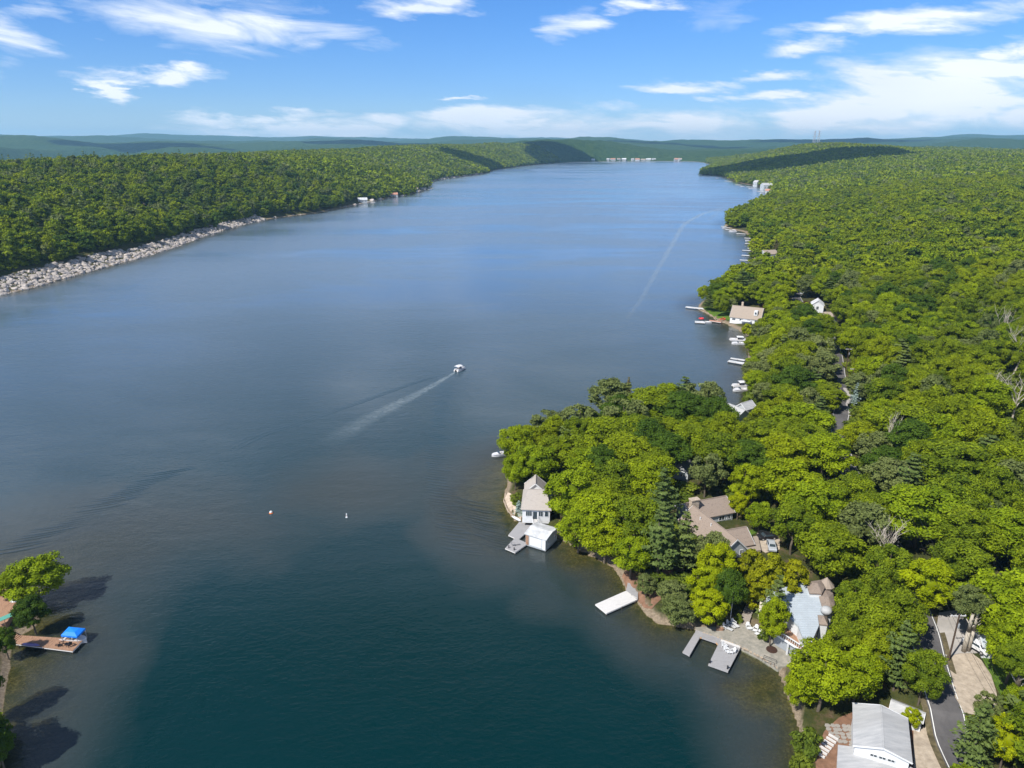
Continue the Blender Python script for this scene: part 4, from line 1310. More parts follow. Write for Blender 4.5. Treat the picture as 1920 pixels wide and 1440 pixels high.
def sheet(name, pts, up, mat, step=1.6, label=None, flat=None, kind='structure', thick=0.06, parent=None):
    """a surface laid on the ground inside an outline"""
    bm = bmesh.new()
    vs = [bm.verts.new((p[0], p[1], 0)) for p in pts]
    f = bm.faces.new(vs)
    xs = [p[0] for p in pts]; ys = [p[1] for p in pts]
    def cut(a0, a1, ax):
        q = a0 + step
        while q < a1:
            co = (q, 0, 0) if ax == 0 else (0, q, 0); no = (1, 0, 0) if ax == 0 else (0, 1, 0)
            bmesh.ops.bisect_plane(bm, geom=bm.verts[:] + bm.edges[:] + bm.faces[:], plane_co=co, plane_no=no)
            q += step
    if flat is None:
        cut(min(xs), max(xs), 0); cut(min(ys), max(ys), 1)
    bmesh.ops.recalc_face_normals(bm, faces=bm.faces)
    if f.is_valid and f.normal.z < 0 or (bm.faces[:] and bm.faces[:][0].normal.z < 0):
        bmesh.ops.reverse_faces(bm, faces=bm.faces)
    co = np.array([v.co[:2] for v in bm.verts])
    z = ground_h(co[:, 0], co[:, 1]) if flat is None else np.full(len(co), flat)
    for v, q in zip(bm.verts, z): v.co.z = (max(q, 0.12) if flat is None else q) + up
    r = bmesh.ops.extrude_face_region(bm, geom=bm.faces[:])
    for g in r['geom']:
        if isinstance(g, bmesh.types.BMVert): g.co.z += 0
    for v in [v for v in bm.verts if v not in [g for g in r['geom']]][:0]: pass
    me = bpy.data.meshes.new(name)
    new = set(g for g in r['geom'] if isinstance(g, bmesh.types.BMVert))
    for v in bm.verts:
        if v not in new: v.co.z -= thick + 0.5
    bm.to_mesh(me); bm.free()
    me.materials.append(mat)
    o = bpy.data.objects.new(name, me); COL.objects.link(o)
    if parent: o.parent = parent
    else: o['kind'] = kind
    if label: o['label'] = label
    return o
# ------------------------------------------------------------------ ground surfaces
def strip(name, path, w0, w1, up, mat, kind='structure', label=None):
    """ribbon from offset w0 to w1 right of a path that follows the ground"""
    pts = []
    for a, b in zip(path, path[1:]):
        n = max(2, int((b - a).length / 1.5))
        for k in range(n): pts.append(a.lerp(b, k / n))
    pts.append(path[-1].copy())
    for it in range(6):
        pts = [pts[0]] + [(pts[i - 1] + pts[i] * 2 + pts[i + 1]) / 4 for i in range(1, len(pts) - 1)] + [pts[-1]]
    V, Fc = [], []
    for i, p in enumerate(pts):
        t = (pts[min(i + 1, len(pts) - 1)] - pts[max(i - 1, 0)]); t.z = 0; t.normalize()
        n = Vector((t.y, -t.x, 0))
        zc = max(gh(p.x, p.y), max(gh(p.x + n.x * 2.5, p.y + n.y * 2.5), gh(p.x - n.x * 2.5, p.y - n.y * 2.5)) - .1)
        for w in (w0, w1):
            for z in (zc + up, zc + up - (0.5 if w1 - w0 > 1 else 0.02)):
                V.append((p.x + n.x * w, p.y + n.y * w, z))
    for i in range(len(pts) - 1):
        a = i * 4; b = a + 4
        Fc += [(a, a + 2, b + 2, b), (a, b, b + 1, a + 1), (a + 2, a + 3, b + 3, b + 2)]
    o = mesh_obj(name, V, Fc, mat)
    tag(o, label, None, None, kind)
    return o


M_verge = plain('leafy_verge', (0.085, 0.075, 0.040), 0.95, 0.05, 0.4, 1.1, 0.5, col2=(0.12, 0.10, 0.06))
strip('verge', ROAD, 2.5, 3.5, 0.04, M_verge)
strip('verge', ROAD, -3.5, -2.5, 0.04, M_verge)
strip('road', ROAD, -2.6, 2.6, 0.12, M_asphalt)
strip('road_edge_line', ROAD, 2.28, 2.40, 0.145, M_line)
strip('road_edge_line', ROAD, -2.40, -2.28, 0.145, M_line)
G = lambda x, y: tuple(on_ground(x, y)[:2])
sheet('gravel_drive', [G(*p) for p in [(1764, 1240), (1778, 1234), (1800, 1228), (1822, 1228), (1840, 1240), (1858, 1268), (1868, 1300), (1872, 1330), (1840, 1345), (1806, 1340), (1790, 1312), (1778, 1285), (1768, 1262)]], 0.10, M_gravel)
sheet('concrete_yard', [G(*p) for p in [(1760, 1150), (1790, 1146), (1812, 1150), (1826, 1185), (1838, 1226), (1824, 1227), (1800, 1227), (1776, 1233), (1760, 1238), (1752, 1200)]], 0.13, M_conc)
sheet('driveway', [G(*p) for p in [(1712, 1368), (1735, 1362), (1752, 1376), (1766, 1425), (1770, 1470), (1712, 1470)]], 0.16, M_gravel)
sheet('garden_earth', [G(*p) for p in [(1545, 1372), (1572, 1348), (1608, 1334), (1640, 1325), (1690, 1330), (1715, 1352), (1735, 1358), (1712, 1368), (1712, 1470), (1530, 1470), (1528, 1420)]], 0.03, M_earth)
sheet('lawn', [G(*p) for p in [(1838, 1228), (1880, 1226), (1925, 1250), (1930, 1330), (1890, 1330), (1868, 1290), (1850, 1255)]], 0.06, M_lawn)
sheet('driveway', [G(*p) for p in [(1577, 727), (1606, 733), (1612, 745), (1600, 752), (1612, 768), (1612, 780), (1592, 780), (1584, 755)]], 0.2, M_conc)
sheet('lawn', [G(*p) for p in [(1318, 578), (1345, 572), (1372, 580), (1395, 592), (1385, 604), (1350, 600), (1335, 592)]], 0.06, M_lawn)
sheet('lawn', [G(*p) for p in [(1580, 715), (1596, 716), (1602, 730), (1584, 727)]], 0.1, M_lawn)
sheet('beach', [G(*p) for p in [(1175, 1104), (1166, 1082), (1172, 1072), (1190, 1078), (1212, 1088), (1238, 1100), (1240, 1125), (1222, 1145), (1208, 1143)]], 0.05, M_earth)
sheet('sand_terrace', [G(*p) for p in [(952, 926), (962, 932), (964, 950), (972, 965), (984, 977), (992, 984), (986, 985), (966, 971), (953, 957), (946, 938)]], 0.35, M_sand)
sheet('earth_bank', [G(*p) for p in [(1238, 1062), (1250, 1058), (1262, 1068), (1262, 1082), (1244, 1080)]], 0.12, M_earth)

# stone patio at the water with its low sea wall
PAT = [U(*p, 1.0) for p in [(1304, 1177), (1306, 1180), (1350, 1195), (1392, 1212), (1425, 1229), (1459, 1251), (1475, 1250), (1490, 1234), (1494, 1215), (1478, 1204), (1445, 1192), (1418, 1180), (1398, 1172), (1380, 1172), (1345, 1176), (1320, 1176)]]
patio = MB().prism([Vector((*p, 0)) for p in PAT], -1.5, 1.12).build('patio', M_patio, None)
patio['kind'] = 'structure'
rr_ = random.Random(5)


def stone_mesh(name, seed, s, mat, flat=0.6, sub=1):
    rng = np.random.default_rng(seed)
    v, f = (ICO if sub == 1 else ICO2)
    v = v.copy()
    for k in range(7):
        d = rng.normal(size=3); d /= np.linalg.norm(d); t = rng.uniform(.45, .85)
        q = v @ d
        v = v - np.outer(np.maximum(q - t, 0), d)
    v = v * np.array((1, rng.uniform(.6, .95), flat)) * s
    me = bpy.data.meshes.new(name); me.from_pydata(v.tolist(), [], f.tolist()); me.update(); me.materials.append(mat)
    return me


WS = [stone_mesh('wall_stone_shape', 300 + k, 1, M_wallstone, .7) for k in range(4)]


def put(name, me, loc, rz, sc, parent=None):
    o = bpy.data.objects.new(name, me); COL.objects.link(o)
    o.location = loc; o.rotation_euler = (0, 0, rz); o.scale = sc
    if parent: o.parent = parent
    return o


def stone_wall(label, path, z, size, cat='wall', name='sea_wall', mat_cap=None):
    rt = root(name, (path[0][0], path[0][1], 0), label, cat)
    o = rt.location
    for a, b in zip(path, path[1:]):
        a = Vector((*a, 0)); b = Vector((*b, 0)); L = (b - a).length; n = max(1, int(L / size)); u = (b - a).normalized()
        for k in range(n):
            c = a + u * (k + .5) * L / n
            put('stone', WS[rr_.randrange(4)], (c.x - o.x + rr_.uniform(-.06, .06), c.y - o.y + rr_.uniform(-.06, .06), z - .22), math.atan2(u.y, u.x) + rr_.uniform(-.15, .15),
                (L / n * .62, .34 * rr_.uniform(.8, 1.2), .52 * rr_.uniform(.85, 1.15)), rt)
    return rt


stone_wall('low brown stone sea wall along the front of the patio', [U(*p, .9) for p in [(1304, 1179), (1350, 1196), (1392, 1213), (1425, 1230), (1460, 1252)]], 0.95, 0.62)
stone_wall('curved pale sea wall round the sandy terrace of the cottage', [U(*p, .6) for p in [(949, 923), (945, 938), (952, 956), (966, 971), (986, 985), (1000, 988)]], 0.6, 0.8)
stone_wall('long curved sea wall of the tan roofed house', [U(*p, .6) for p in [(1306, 576), (1316, 583), (1330, 588), (1337, 593), (1342, 600), (1360, 605)]], 0.6, 2.2)
# slabs of the curved path to the patio
pth = root('garden_path', (*U(1394, 1170, 1.2), 1.2), 'curved grey slab path climbing from the patio to the metal roofed house', 'path')
cp = [(1395, 1171, 1.15), (1398, 1160, 1.3), (1402, 1148, 1.6), (1407, 1136, 2.0), (1414, 1124, 2.4), (1425, 1115, 2.8), (1436, 1110, 3.0)]
cpw = [Vector((*U(a, b, c), c)) for a, b, c in cp]
slab = MB().box((0, 0, 0), (1, 1, 1)).build('slab', M_path, None); slab_me = slab.data; bpy.data.objects.remove(slab)
tot = []
for a, b in zip(cpw, cpw[1:]):
    n = max(1, round((b - a).length / 0.62))
    for k in range(n): tot.append((a.lerp(b, (k + .5) / n), math.atan2((b - a).y, (b - a).x)))
for c, an in tot:
    put('slab', slab_me, c - pth.location - Vector((0, 0, .25)), an + rr_.uniform(-.03, .03), (0.56, 1.7 + rr_.uniform(-.08, .08), 0.6), pth)

# flagstone terrace and steps beside the grey gabled house
fl = root('flagstone_terrace', (*U(1590, 1375, 1.6), 1.6), 'irregular brown flagstone terrace left of the grey gabled roof', 'terrace')
rng_ = np.random.default_rng(8)
cells = []
for gx in range(7):
    for gy in range(6):
        cells.append((gx + rng_.uniform(-.22, .22), gy + rng_.uniform(-.22, .22)))
fo = Vector((*U(1566, 1402, 1.6), 1.6))
for i, (gx, gy) in enumerate(cells):
    n = rng_.integers(5, 8); r0 = 0.46
    pts = [(r0 * rng_.uniform(.8, 1.1) * math.cos(2 * math.pi * k / n), r0 * .9 * rng_.uniform(.8, 1.1) * math.sin(2 * math.pi * k / n), 0) for k in range(n)]
    x_, y_ = fo.x + gx * .82 + gy * .1, fo.y + gy * .8 - gx * .05
    if gx + gy < 2 or (gx > 5 and gy > 4): continue
    m = MB().prism([Vector(p) for p in pts], -.5, 0.0).build('flagstone', M_flag, fl)
    m.location = (x_ - fl.location.x, y_ - fl.location.y, max(gh(x_, y_), 1) + .14 + rng_.uniform(0, .03) - fl.location.z)
for k in range(7):      # timber steps down to the lake
    a = Vector((*U(1561 - k * 4.2, 1392 + k * 5.5, 1.2), 0))
    m = MB().box((0, 0, 0), (1.5, .3, .3), R(-48)).build('step', M_palewood, fl)
    m.location = (a.x - fl.location.x, a.y - fl.location.y, gh(a.x, a.y) + .22 - fl.location.z)

# ------------------------------------------------------------------ houses
# the white boathouse
bh = root('boathouse', (3.2, 146.3, 0.5), 'white boathouse over the water with a wide white garage door', 'boathouse')
u_ = Vector((4.8, -2.8, 0)).normalized(); n_ = Vector((-u_.y, u_.x, 0))
Ab = Vector((3.2, 146.3, 0)) + n_ * 2.9
Pt, u, n, L, rf = block(bh, Ab, Ab + u_ * 5.3, 3.75, 3.2, 2.9, 2.9, 0.35, M_pale, M_white2, over=.22, ridge=False, th=.14)
fr = Ab - n_ * 2.9
door(bh, fr + u_ * 2.75 - n_ * .02 + Vector((0, 0, 1.75)), -n_, 3.1, 2.2, M_white, 4)
q = MB()
for k in range(7): q.box(fr + u_ * (.12 + k * .11) - n_ * .05 + Vector((0, 0, 1.7)), (.10, .07, 2.5), math.atan2(u_.y, u_.x))
q.build('plank_panel', M_wood, bh, bh.location, kind='stuff')
q = MB().box(fr + u_ * 4.85 - n_ * .04 + Vector((0, 0, 1.75)), (.85, .06, 2.6), math.atan2(u_.y, u_.x))
q.build('front_panel', M_white, bh, bh.location)
rtc = fr + u_ * 5.3
window(bh, rtc + n_ * 1.6 + u_ * .01 + Vector((0, 0, 1.95)), u_, .8, 1.1, M_white, 1)
window(bh, rtc + n_ * 4.8 + u_ * .01 + Vector((0, 0, 1.95)), u_, .8, 1.3, M_white, 1)
q = MB()
for a in (.2, 2.65, 5.1):
    for b in (.2, 2.9, 5.5): q.tube(fr + u_ * a + n_ * b + Vector((0, 0, -2)), fr + u_ * a + n_ * b + Vector((0, 0, .45)), .13)
q.build('piling', M_poleW, bh, bh.location, kind='stuff')
q = MB().box(fr + u_ * 2.65 + n_ * 2.9 + Vector((0, 0, .33)), (5.5, 6.0, .2), math.atan2(u_.y, u_.x)); q.build('sill_beam', M_grey, bh, bh.location)

# cottage on the point
ct = root('cottage', (6.2, 158.5, 2.2), 'white cottage with a taupe roof at the tip of the wooded point', 'house')
Pt, u, n, L, rf = block(ct, (2.9, 159.2), (9.6, 158.7), 8.1, 5.5, 4.9, 4.9, 1.6, M_white, M_taupe, hip=1.1, over=.4)
window(ct, Pt(1.6, -4.92, 4.2), -n, 1.5, 1.4, M_white, 3); window(ct, Pt(4.5, -4.92, 4.2), -n, 1.1, 1.4, M_white, 2); window(ct, Pt(5.9, -4.92, 4.2), -n, .9, 1.4, M_white, 1)
door(ct, Pt(3.1, -4.92, 3.7), -n, .95, 2.1, M_glass, 1)
block(ct, (6.0, 163.5), (6.2, 168.0), 7.6, 5.3, 2.6, 2.6, 1.6, M_white, M_taupe, over=.35)
st = MB()
for k in range(6):
    st.box(Pt(3.1 + .08 * k, -5.3 - k * .36, 2.7 - k * .2), (1.3, .38, .2), math.atan2(u.y, u.x))
stp = st.build('stairs', M_palewood, ct, ct.location)
for sx in (-.72, .72):
    q = MB().bar(Pt(3.1 + sx, -5.1, 3.7), Pt(3.5 + sx, -7.3, 2.3), .1); q.bar(Pt(3.1 + sx, -5.1, 2.7), Pt(3.1 + sx, -5.1, 3.7), .1); q.bar(Pt(3.5 + sx, -7.3, 1.3), Pt(3.5 + sx, -7.3, 2.3), .1)
    q.build('handrail', M_white, ct, ct.location)

# long brown roofed house with a stone chimney
lh = root('long_house', (46, 143, 4), 'long pale house with several brown roofs and a broad stone chimney', 'house')
Pt, u, n, L, rf = block(lh, (42.9, 149.2), (48.6, 134.6), 8.8, 5.9, 2.9, 3.7, 3.4, M_pale, M_shingle)
window(lh, Pt(L + .02, -1.0, 6.6 - 1.1), u, .95, 1.3, M_white, 2); window(lh, Pt(L + .02, 1.6, 5.3), u, .8, 1.2, M_white, 2)
for s_ in (4.0, 8.0): window(lh, Pt(s_, -3.72, 4.9), -n, 1.3, 1.2)
for (s_, w_) in ((4.4, -1.3), (8.0, -1.0)):
    z_ = 8.8 + abs(w_) * (5.9 - 8.8) / 3.7
    MB().tube(Pt(s_, w_, z_), Pt(s_, w_, z_ + .8), .12).build('vent_pipe', M_white, rf, lh.location)
Pt2, u2, n2_, L2, rf2 = block(lh, (41.5, 151.5), (52.0, 155.2), 8.3, 6.0, 3.5, 3.6, 3.4, M_pale, M_shingle)
window(lh, Pt2(8.0, -3.62, 4.9), -n2_, 1.6, 1.2); window(lh, Pt2(10.0 if L2 > 10.6 else 9.6, -3.62, 4.9), -n2_, 1.0, 1.2)
Pt3, u3, n3_, L3, rf3 = block(lh, (46.6, 139.3), (52.6, 141.2), 7.9, 5.6, 2.8, 3.2, 3.4, M_pale, M_shingle)
ch = MB()
c0 = Vector((43.3, 150.7, 0))
ch.box(c0 + Vector((0, 0, 6.8)), (2.1, 1.2, 6.0), R(18)); ch.box(c0 + Vector((0, 0, 9.95)), (2.4, 1.5, .3), R(18)); 
ch.build('chimney', M_brick, lh, lh.location, bevel=.03)
MB().prism([Vector((*U(*p, 5.0), 0)) for p in [(1398, 1009), (1421, 1004), (1427, 1031), (1398, 1035)]], 3.6, 5.0).build('flat_roof', M_shingle2, lh, lh.location)
sk = MB().prism([Vector((*U(*p, 5.15), 0)) for p in [(1388, 1016), (1401, 1013), (1403, 1019), (1392, 1023)]], 4.9, 5.22).build('skylight', M_white, lh, lh.location)
MB().prism([Vector((*U(*p, 5.2), 0)) for p in [(1390.5, 1016.5), (1400, 1014.5), (1401.5, 1018.5), (1393, 1021.5)]], 5.1, 5.26).build('pane', M_glass, sk, lh.location)
sheet('parking_court', [U(*p, 4.2) for p in [(1419, 1000), (1426, 994), (1444, 998), (1462, 1012), (1462, 1030), (1436, 1036), (1424, 1030)]], 0.12, M_gravel)
sheet('lawn', [U(*p, 4.2) for p in [(1394, 1000), (1412, 993), (1424, 998), (1404, 1007)]], 0.10, M_lawn)

# metal roofed house by the patio
mh = root('metal_roofed_house', (55, 112, 2.6), 'white house with a big ribbed pale metal roof above the stone patio', 'house')
zr = 6.6
main = [(1443, 1098), (1487, 1096), (1512.5, 1097), (1518, 1114), (1535, 1118), (1545, 1152), (1533, 1152), (1536, 1170), (1526, 1192), (1505, 1190), (1497, 1171), (1478, 1155), (1455, 1148), (1436, 1128)]
mw = [Vector((*U(*p, zr), 0)) for p in main]
cen = sum(mw, Vector()) / len(mw)
zt = [zr + .055 * (p.y - cen.y) for p in mw]
MB().prism([cen + (p - cen) * .965 for p in mw], 2.0, zr - .55).build('wall', M_white, mh, mh.location)
nz = len(mw)
pts = mw if sum(mw[i].x * mw[(i + 1) % nz].y - mw[(i + 1) % nz].x * mw[i].y for i in range(nz)) > 0 else mw[::-1]
rb = MB(); zt2 = [zr + .055 * (p.y - cen.y) for p in pts]
rb.add([(p.x, p.y, z - .35) for p, z in zip(pts, zt2)] + [(p.x, p.y, z) for p, z in zip(pts, zt2)],
       [tuple(range(nz))[::-1], tuple(range(nz, 2 * nz))] + [(k, (k + 1) % nz, nz + (k + 1) % nz, nz + k) for k in range(nz)])
rfm = rb.build('roof', M_metal, mh, mh.location)


def xspan(poly, y):
    xs = []
    for i in range(len(poly)):
        a, b = poly[i], poly[(i + 1) % len(poly)]
        if (a.y > y) != (b.y > y): xs.append(a.x + (b.x - a.x) * (y - a.y) / (b.y - a.y))
    return sorted(xs)


y_ = min(p.y for p in pts) + .35
while y_ < max(p.y for p in pts) - .2:
    xs = xspan(pts, y_)
    for a, b in zip(xs[::2], xs[1::2]):
        if b - a > .5: MB().box(((a + b) / 2, y_, zr + .055 * (y_ - cen.y) + .03), (b - a - .06, .07, .10)).build('seam', M_metal, rfm, mh.location)
    y_ += .62
for k, (pp, z0, z1, nm) in enumerate([([(1511, 1091), (1541, 1087), (1547, 1101), (1541, 1113), (1518, 1112)], 2.4, 7.7, 'upper_roof'),
                                      ([(1535, 1117), (1546, 1104), (1562, 1112), (1566, 1135), (1560, 1150), (1546, 1151)], 2.4, 6.9, 'side_roof'),
                                      ([(1533, 1153), (1551, 1155), (1552, 1172), (1536, 1170)], 2.4, 6.4, 'lower_roof')]):
    w3 = [Vector((*U(*p, z1), 0)) for p in pp]; c3 = sum(w3, Vector()) / len(w3)
    MB().prism([c3 + (p - c3) * .93 for p in w3], z0, z1 - .3).build('wall', M_white, mh, mh.location)
    m = MB(); nn_ = len(w3)
    if sum(w3[i].x * w3[(i + 1) % nn_].y - w3[(i + 1) % nn_].x * w3[i].y for i in range(nn_)) < 0: w3 = w3[::-1]
    pk = c3 + Vector((0, 0, z1 + .9))
    m.add([(p.x, p.y, z1 - .25) for p in w3] + [(p.x, p.y, z1) for p in w3] + [tuple(pk)],
          [tuple(range(nn_))[::-1]] + [(j, (j + 1) % nn_, nn_ + (j + 1) % nn_, nn_ + j) for j in range(nn_)] + [(nn_ + j, nn_ + (j + 1) % nn_, 2 * nn_) for j in range(nn_)])
    m.build(nm, M_shingle, mh, mh.location)
tp = U(1549, 1094, 7.4)
MB().lathe([(1.35, 0), (1.35, 4.6), (1.6, 4.7), (0.05, 6.4)], 10, (tp[0], tp[1], 2.4)).build('turret', M_shingle2, mh, mh.location)
dm = U(1550, 1143, 7.4)
MB().lathe([(1.0, -.6), (1.0, 0), (.8, .35), (.4, .55), (.02, .6)], 12, (dm[0], dm[1], 7.4)).build('skylight_dome', M_metalg, mh, mh.location, smooth=True)
# glazed wall and deck with its white rail
for k in range(4):
    a = Vector((*U(1480 + k * 5.2, 1164 + k * 3.2, 5.2), 0)); b = Vector((*U(1485.2 + k * 5.2, 1167.2 + k * 3.2, 5.2), 0))
    c = (a + b) / 2; dd = (b - a).normalized()
    window(mh, (c.x, c.y, 4.9), (dd.y, -dd.x), (b - a).length * .92, 1.8, M_white, 1)
dk = [Vector((*U(*p, 3.9), 0)) for p in [(1450, 1186), (1505, 1221), (1512, 1203), (1500, 1180), (1478, 1164), (1452, 1158)]]
MB().prism(dk, 3.7, 3.9).build('deck', M_wood, mh, mh.location)
q = MB()
for a, b in ((dk[0], dk[1]),):
    q.bar((a.x, a.y, 4.9), (b.x, b.y, 4.9), .14, .16); q.bar((a.x, a.y, 3.8), (b.x, b.y, 3.8), .2, .34)
    for k in range(15):
        c = a.lerp(b, k / 14); q.bar((c.x, c.y, 3.9), (c.x, c.y, 4.9), .06)
q.build('deck_rail', M_white, mh, mh.location)
for (x_, y_) in ((1475, 1227), (1452, 1205)):
    c = U(x_, y_, 1.1); MB().bar((c[0], c[1], 1.1), (c[0], c[1], 3.75), .26).build('deck_post', M_white, mh, mh.location)
MB().prism([Vector((*U(*p, 3.7), 0)) for p in [(1456, 1188), (1500, 1214), (1506, 1200), (1478, 1168)]], 1.2, 3.66).build('basement_wall', M_grey, mh, mh.location)
scn = MB().prism([Vector((*U(*p, 5.3), 0)) for p in [(1426, 1122), (1434, 1104), (1456, 1104), (1458, 1138), (1440, 1146), (1424, 1134)]], 2.2, 5.3)
scn.build('sunroom', plain('cream_roofing', (0.62, 0.56, 0.46), .7, .2, .2, 1.4), mh, mh.location)

# grey gabled house at the bottom edge, with a flat roofed wing
gb = root('gabled_house', (55.5, 83, 2), 'white house with a broad grey gabled metal roof at the lower edge', 'house')
Pt, u, n, L, rf = block(gb, (57.35, 88.3), (53.9, 80.6), 6.95, 5.95, 3.55, 3.55, 1.6, M_white, M_metalg, over=.35, th=.14)
for k in range(-1, 2): window(gb, Pt(L + .03, .15 + k * 1.15, 5.05), u, .95, .5, M_white, 2)
fw = [Vector((*U(*p, 4.0), 0)) for p in [(1573, 1399), (1612, 1404), (1650, 1411), (1690, 1431), (1712, 1443), (1712, 1560), (1566, 1560)]]
MB().prism(fw, 1.6, 3.9).build('wing_wall', M_white, gb, gb.location)
cf = sum(fw, Vector()) / len(fw)
MB().prism([cf + (p - cf) * 1.03 for p in fw], 3.92, 4.12).build('wing_roof', M_metalg, gb, gb.location)
shd = root('garden_shed', (*U(1683, 1335, 3), 2.2), 'small white shed with dark windows behind the grey gabled roof', 'shed')
sx, sy = U(1672, 1322, 4.2); 
Pt, u, n, L, rf = block(shd, (sx, sy), (sx + 3.6, sy - 2.6), 4.9, 4.2, 1.3, 1.3, 2.0, M_white, M_metalg, over=.2)
for s_ in (1.0, 2.6): window(shd, Pt(s_, -1.32, 3.4), -n, .8, .8, M_grey, 1)


def small_house(label, x, y, w, d, h, rh, rot, mw, mr, cat='house', name='house', base=None, nwin=2, chim=False, hip=0.0, zoff=0.0, shift=None):
    p = on_ground(x, y)
    base = max(p.z, .3) if base is None else base
    rt = root(name, (p.x, p.y, base), label, cat)
    c = Vector((math.cos(rot), math.sin(rot), 0)) * w / 2
    A = Vector((p.x, p.y, 0)) - c; B = Vector((p.x, p.y, 0)) + c
    Pt, u, n, L, rf = block(rt, A, B, base + h + rh, base + h, d / 2, d / 2, base - 1, mw, mr, hip=hip)
    for k in range(nwin):
        window(rt, Pt(L * (k + .5) / nwin, -d / 2 - .02, base + h * .55), -n, min(1.6, L / nwin * .5), h * .4, M_white, 2)
        if k == 0: window(rt, Pt(-.02, 0, base + h * .6), -u, 1.2, h * .4, M_white, 2)
    if chim:
        MB().box(Pt(L * .3, .6, base + h + rh * .8), (1.0, .9, rh + 1.6), rot).build('chimney', M_brick, rt, rt.location)
    return rt, Pt, u, n, L, base


small_house('grey roofed cottage half hidden in the trees of the point', 1278, 892, 5.5, 5.5, 3.2, 1.8, R(-35), M_pale, M_shingle3)
small_house('white gabled house with a pale grey roof where the small bay begins', 1378, 795, 6.5, 6.5, 4.0, 2.0, R(-60), M_pale, M_metalg)
small_house('small pale grey roof beside the white gabled house at the bay', 1396, 785, 5, 4, 4.2, 1.6, R(35), M_pale, M_metalg)
rt, Pt, u, n, L, b0 = small_house('tan roofed lake house with a chimney and a white dormer', 1400, 601, 15, 11, 2.4, 4.8, R(-28), M_white, M_shingle2, nwin=4, chim=True)
MB().box(Pt(L * .82, -3.2, b0 + 5.2), (1.7, 2.4, 2.4), R(-28)).build('dormer', M_white, rt, rt.location)
window(rt, Pt(L * .82, -4.45, b0 + 5.2), -n, .9, 1.2, M_white, 1)
MB().box(Pt(L * .55, -7.2, b0 + 1.4), (5, 2.8, .25), R(-28)).build('awning', M_white, rt, rt.location)
small_house('white house with a steep roof beside the road above the tan roofed house', 1531, 584, 6.5, 6, 4.2, 2.2, R(70), M_white, M_white2, nwin=2)
small_house('low house with a rounded tan roof below the white roadside house', 1549, 606, 8, 7, 3.2, 2.4, R(-10), M_pale, M_shingle2, hip=2.6)
small_house('house with a shallow grey roof among the shore trees farther up', 1440, 487, 11, 8, 5.0, 2.6, R(15), M_pale, M_shingle2)
small_house('larger white house standing high on the bank far up the right shore', 1436, 357, 19, 14, 10, 4, R(10), M_pale, M_metalg, nwin=3)
small_house('narrow white house left of the larger one far up the right shore', 1418, 350, 11, 10, 9, 4, R(-60), M_pale, M_metalg, nwin=2)
small_house('low red brown roof below the larger white house', 1443, 362, 16, 9, 4, 3, R(-20), M_pale, M_ped, nwin=2)
small_house('white boathouse alone on the far left shore', 680, 379.5, 14, 10, 4, 3, R(15), M_pale, M_white2, nwin=3)
small_house('brown cabin on the far left shore among the rocks', 738, 369, 14, 9, 4, 3, R(12), M_pale, M_ped, nwin=2)
small_house('dark cabin on the far left shore, right of the brown one', 757, 362, 16, 10, 6, 3, R(12), M_grey, M_shingle3, nwin=2)
small_house('pale cabin at the last bend of the far left shore', 778, 360, 11, 8, 5, 3, R(12), M_white, M_shingle2, nwin=2)
FARH = [(1112, 301.5, 'white house at the left end of the far shore'), (1140, 301, 'second white house from the left on the far shore'), (1149, 300.5, 'pair roofed white house left of centre on the far shore'),
        (1160, 301, 'pink roofed house among the far shore houses'), (1170, 301, 'white house just left of the far marina'), (1186, 301, 'pale house beside the far marina'), (1195, 300, 'tall white house in the middle of the far shore'),
        (1206, 301, 'yellowish house with a steep gable on the far shore'), (1216, 301.5, 'small white house right of the steep gable on the far shore'), (1226, 301, 'low pale house right of centre on the far shore'),
        (1268, 300, 'lone white house in the trees toward the right end of the far shore'), (1275, 301, 'low boathouse at the right end of the far shore')]
rg = random.Random(3)
for i, (x_, y_, lb) in enumerate(FARH):
    small_house(lb, x_, y_, rg.uniform(14, 26), rg.uniform(10, 14), rg.uniform(5, 9), rg.uniform(4, 6), rg.uniform(-.5, .5), [M_pale, M_grey, M_pale][i % 3], [M_white2, M_metalg, M_ped, M_shingle2][i % 4], nwin=3, base=1.5)
# white hut and fence by the yard
hut, Pt, u, n, L, b0 = small_house('low white hut with a pale blue roof and a dark opening right of the yard', 1858, 1226, 4.2, 3.2, 2.2, .8, R(-12), M_white, M_metal, cat='hut', name='hut', nwin=0)
MB().box(Pt(L * .55, -.9, b0 + 3.05), (.9, .8, .12), R(-12), R(24)).build('skylight', M_glass, hut, hut.location)
fe = root('fence', (*U(1812, 1160, 5.6), 5.6), 'grey panel fence between the yard and the wood', 'fence')
fp = [Vector((*U(*p, 6.2), 5.6)) for p in [(1806, 1148), (1815, 1164), (1824, 1180), (1833, 1196), (1841, 1214)]]
for a, b in zip(fp, fp[1:]):
    c = (a + b) / 2; d_ = b - a
    MB().box(c + Vector((0, 0, .85)), (d_.length - .12, .06, 1.6), math.atan2(d_.y, d_.x)).build('panel', M_pale, fe, fe.location)
for a in fp: MB().box(a + Vector((0, 0, .9)), (.12, .12, 1.9)).build('post', M_white, fe, fe.location)
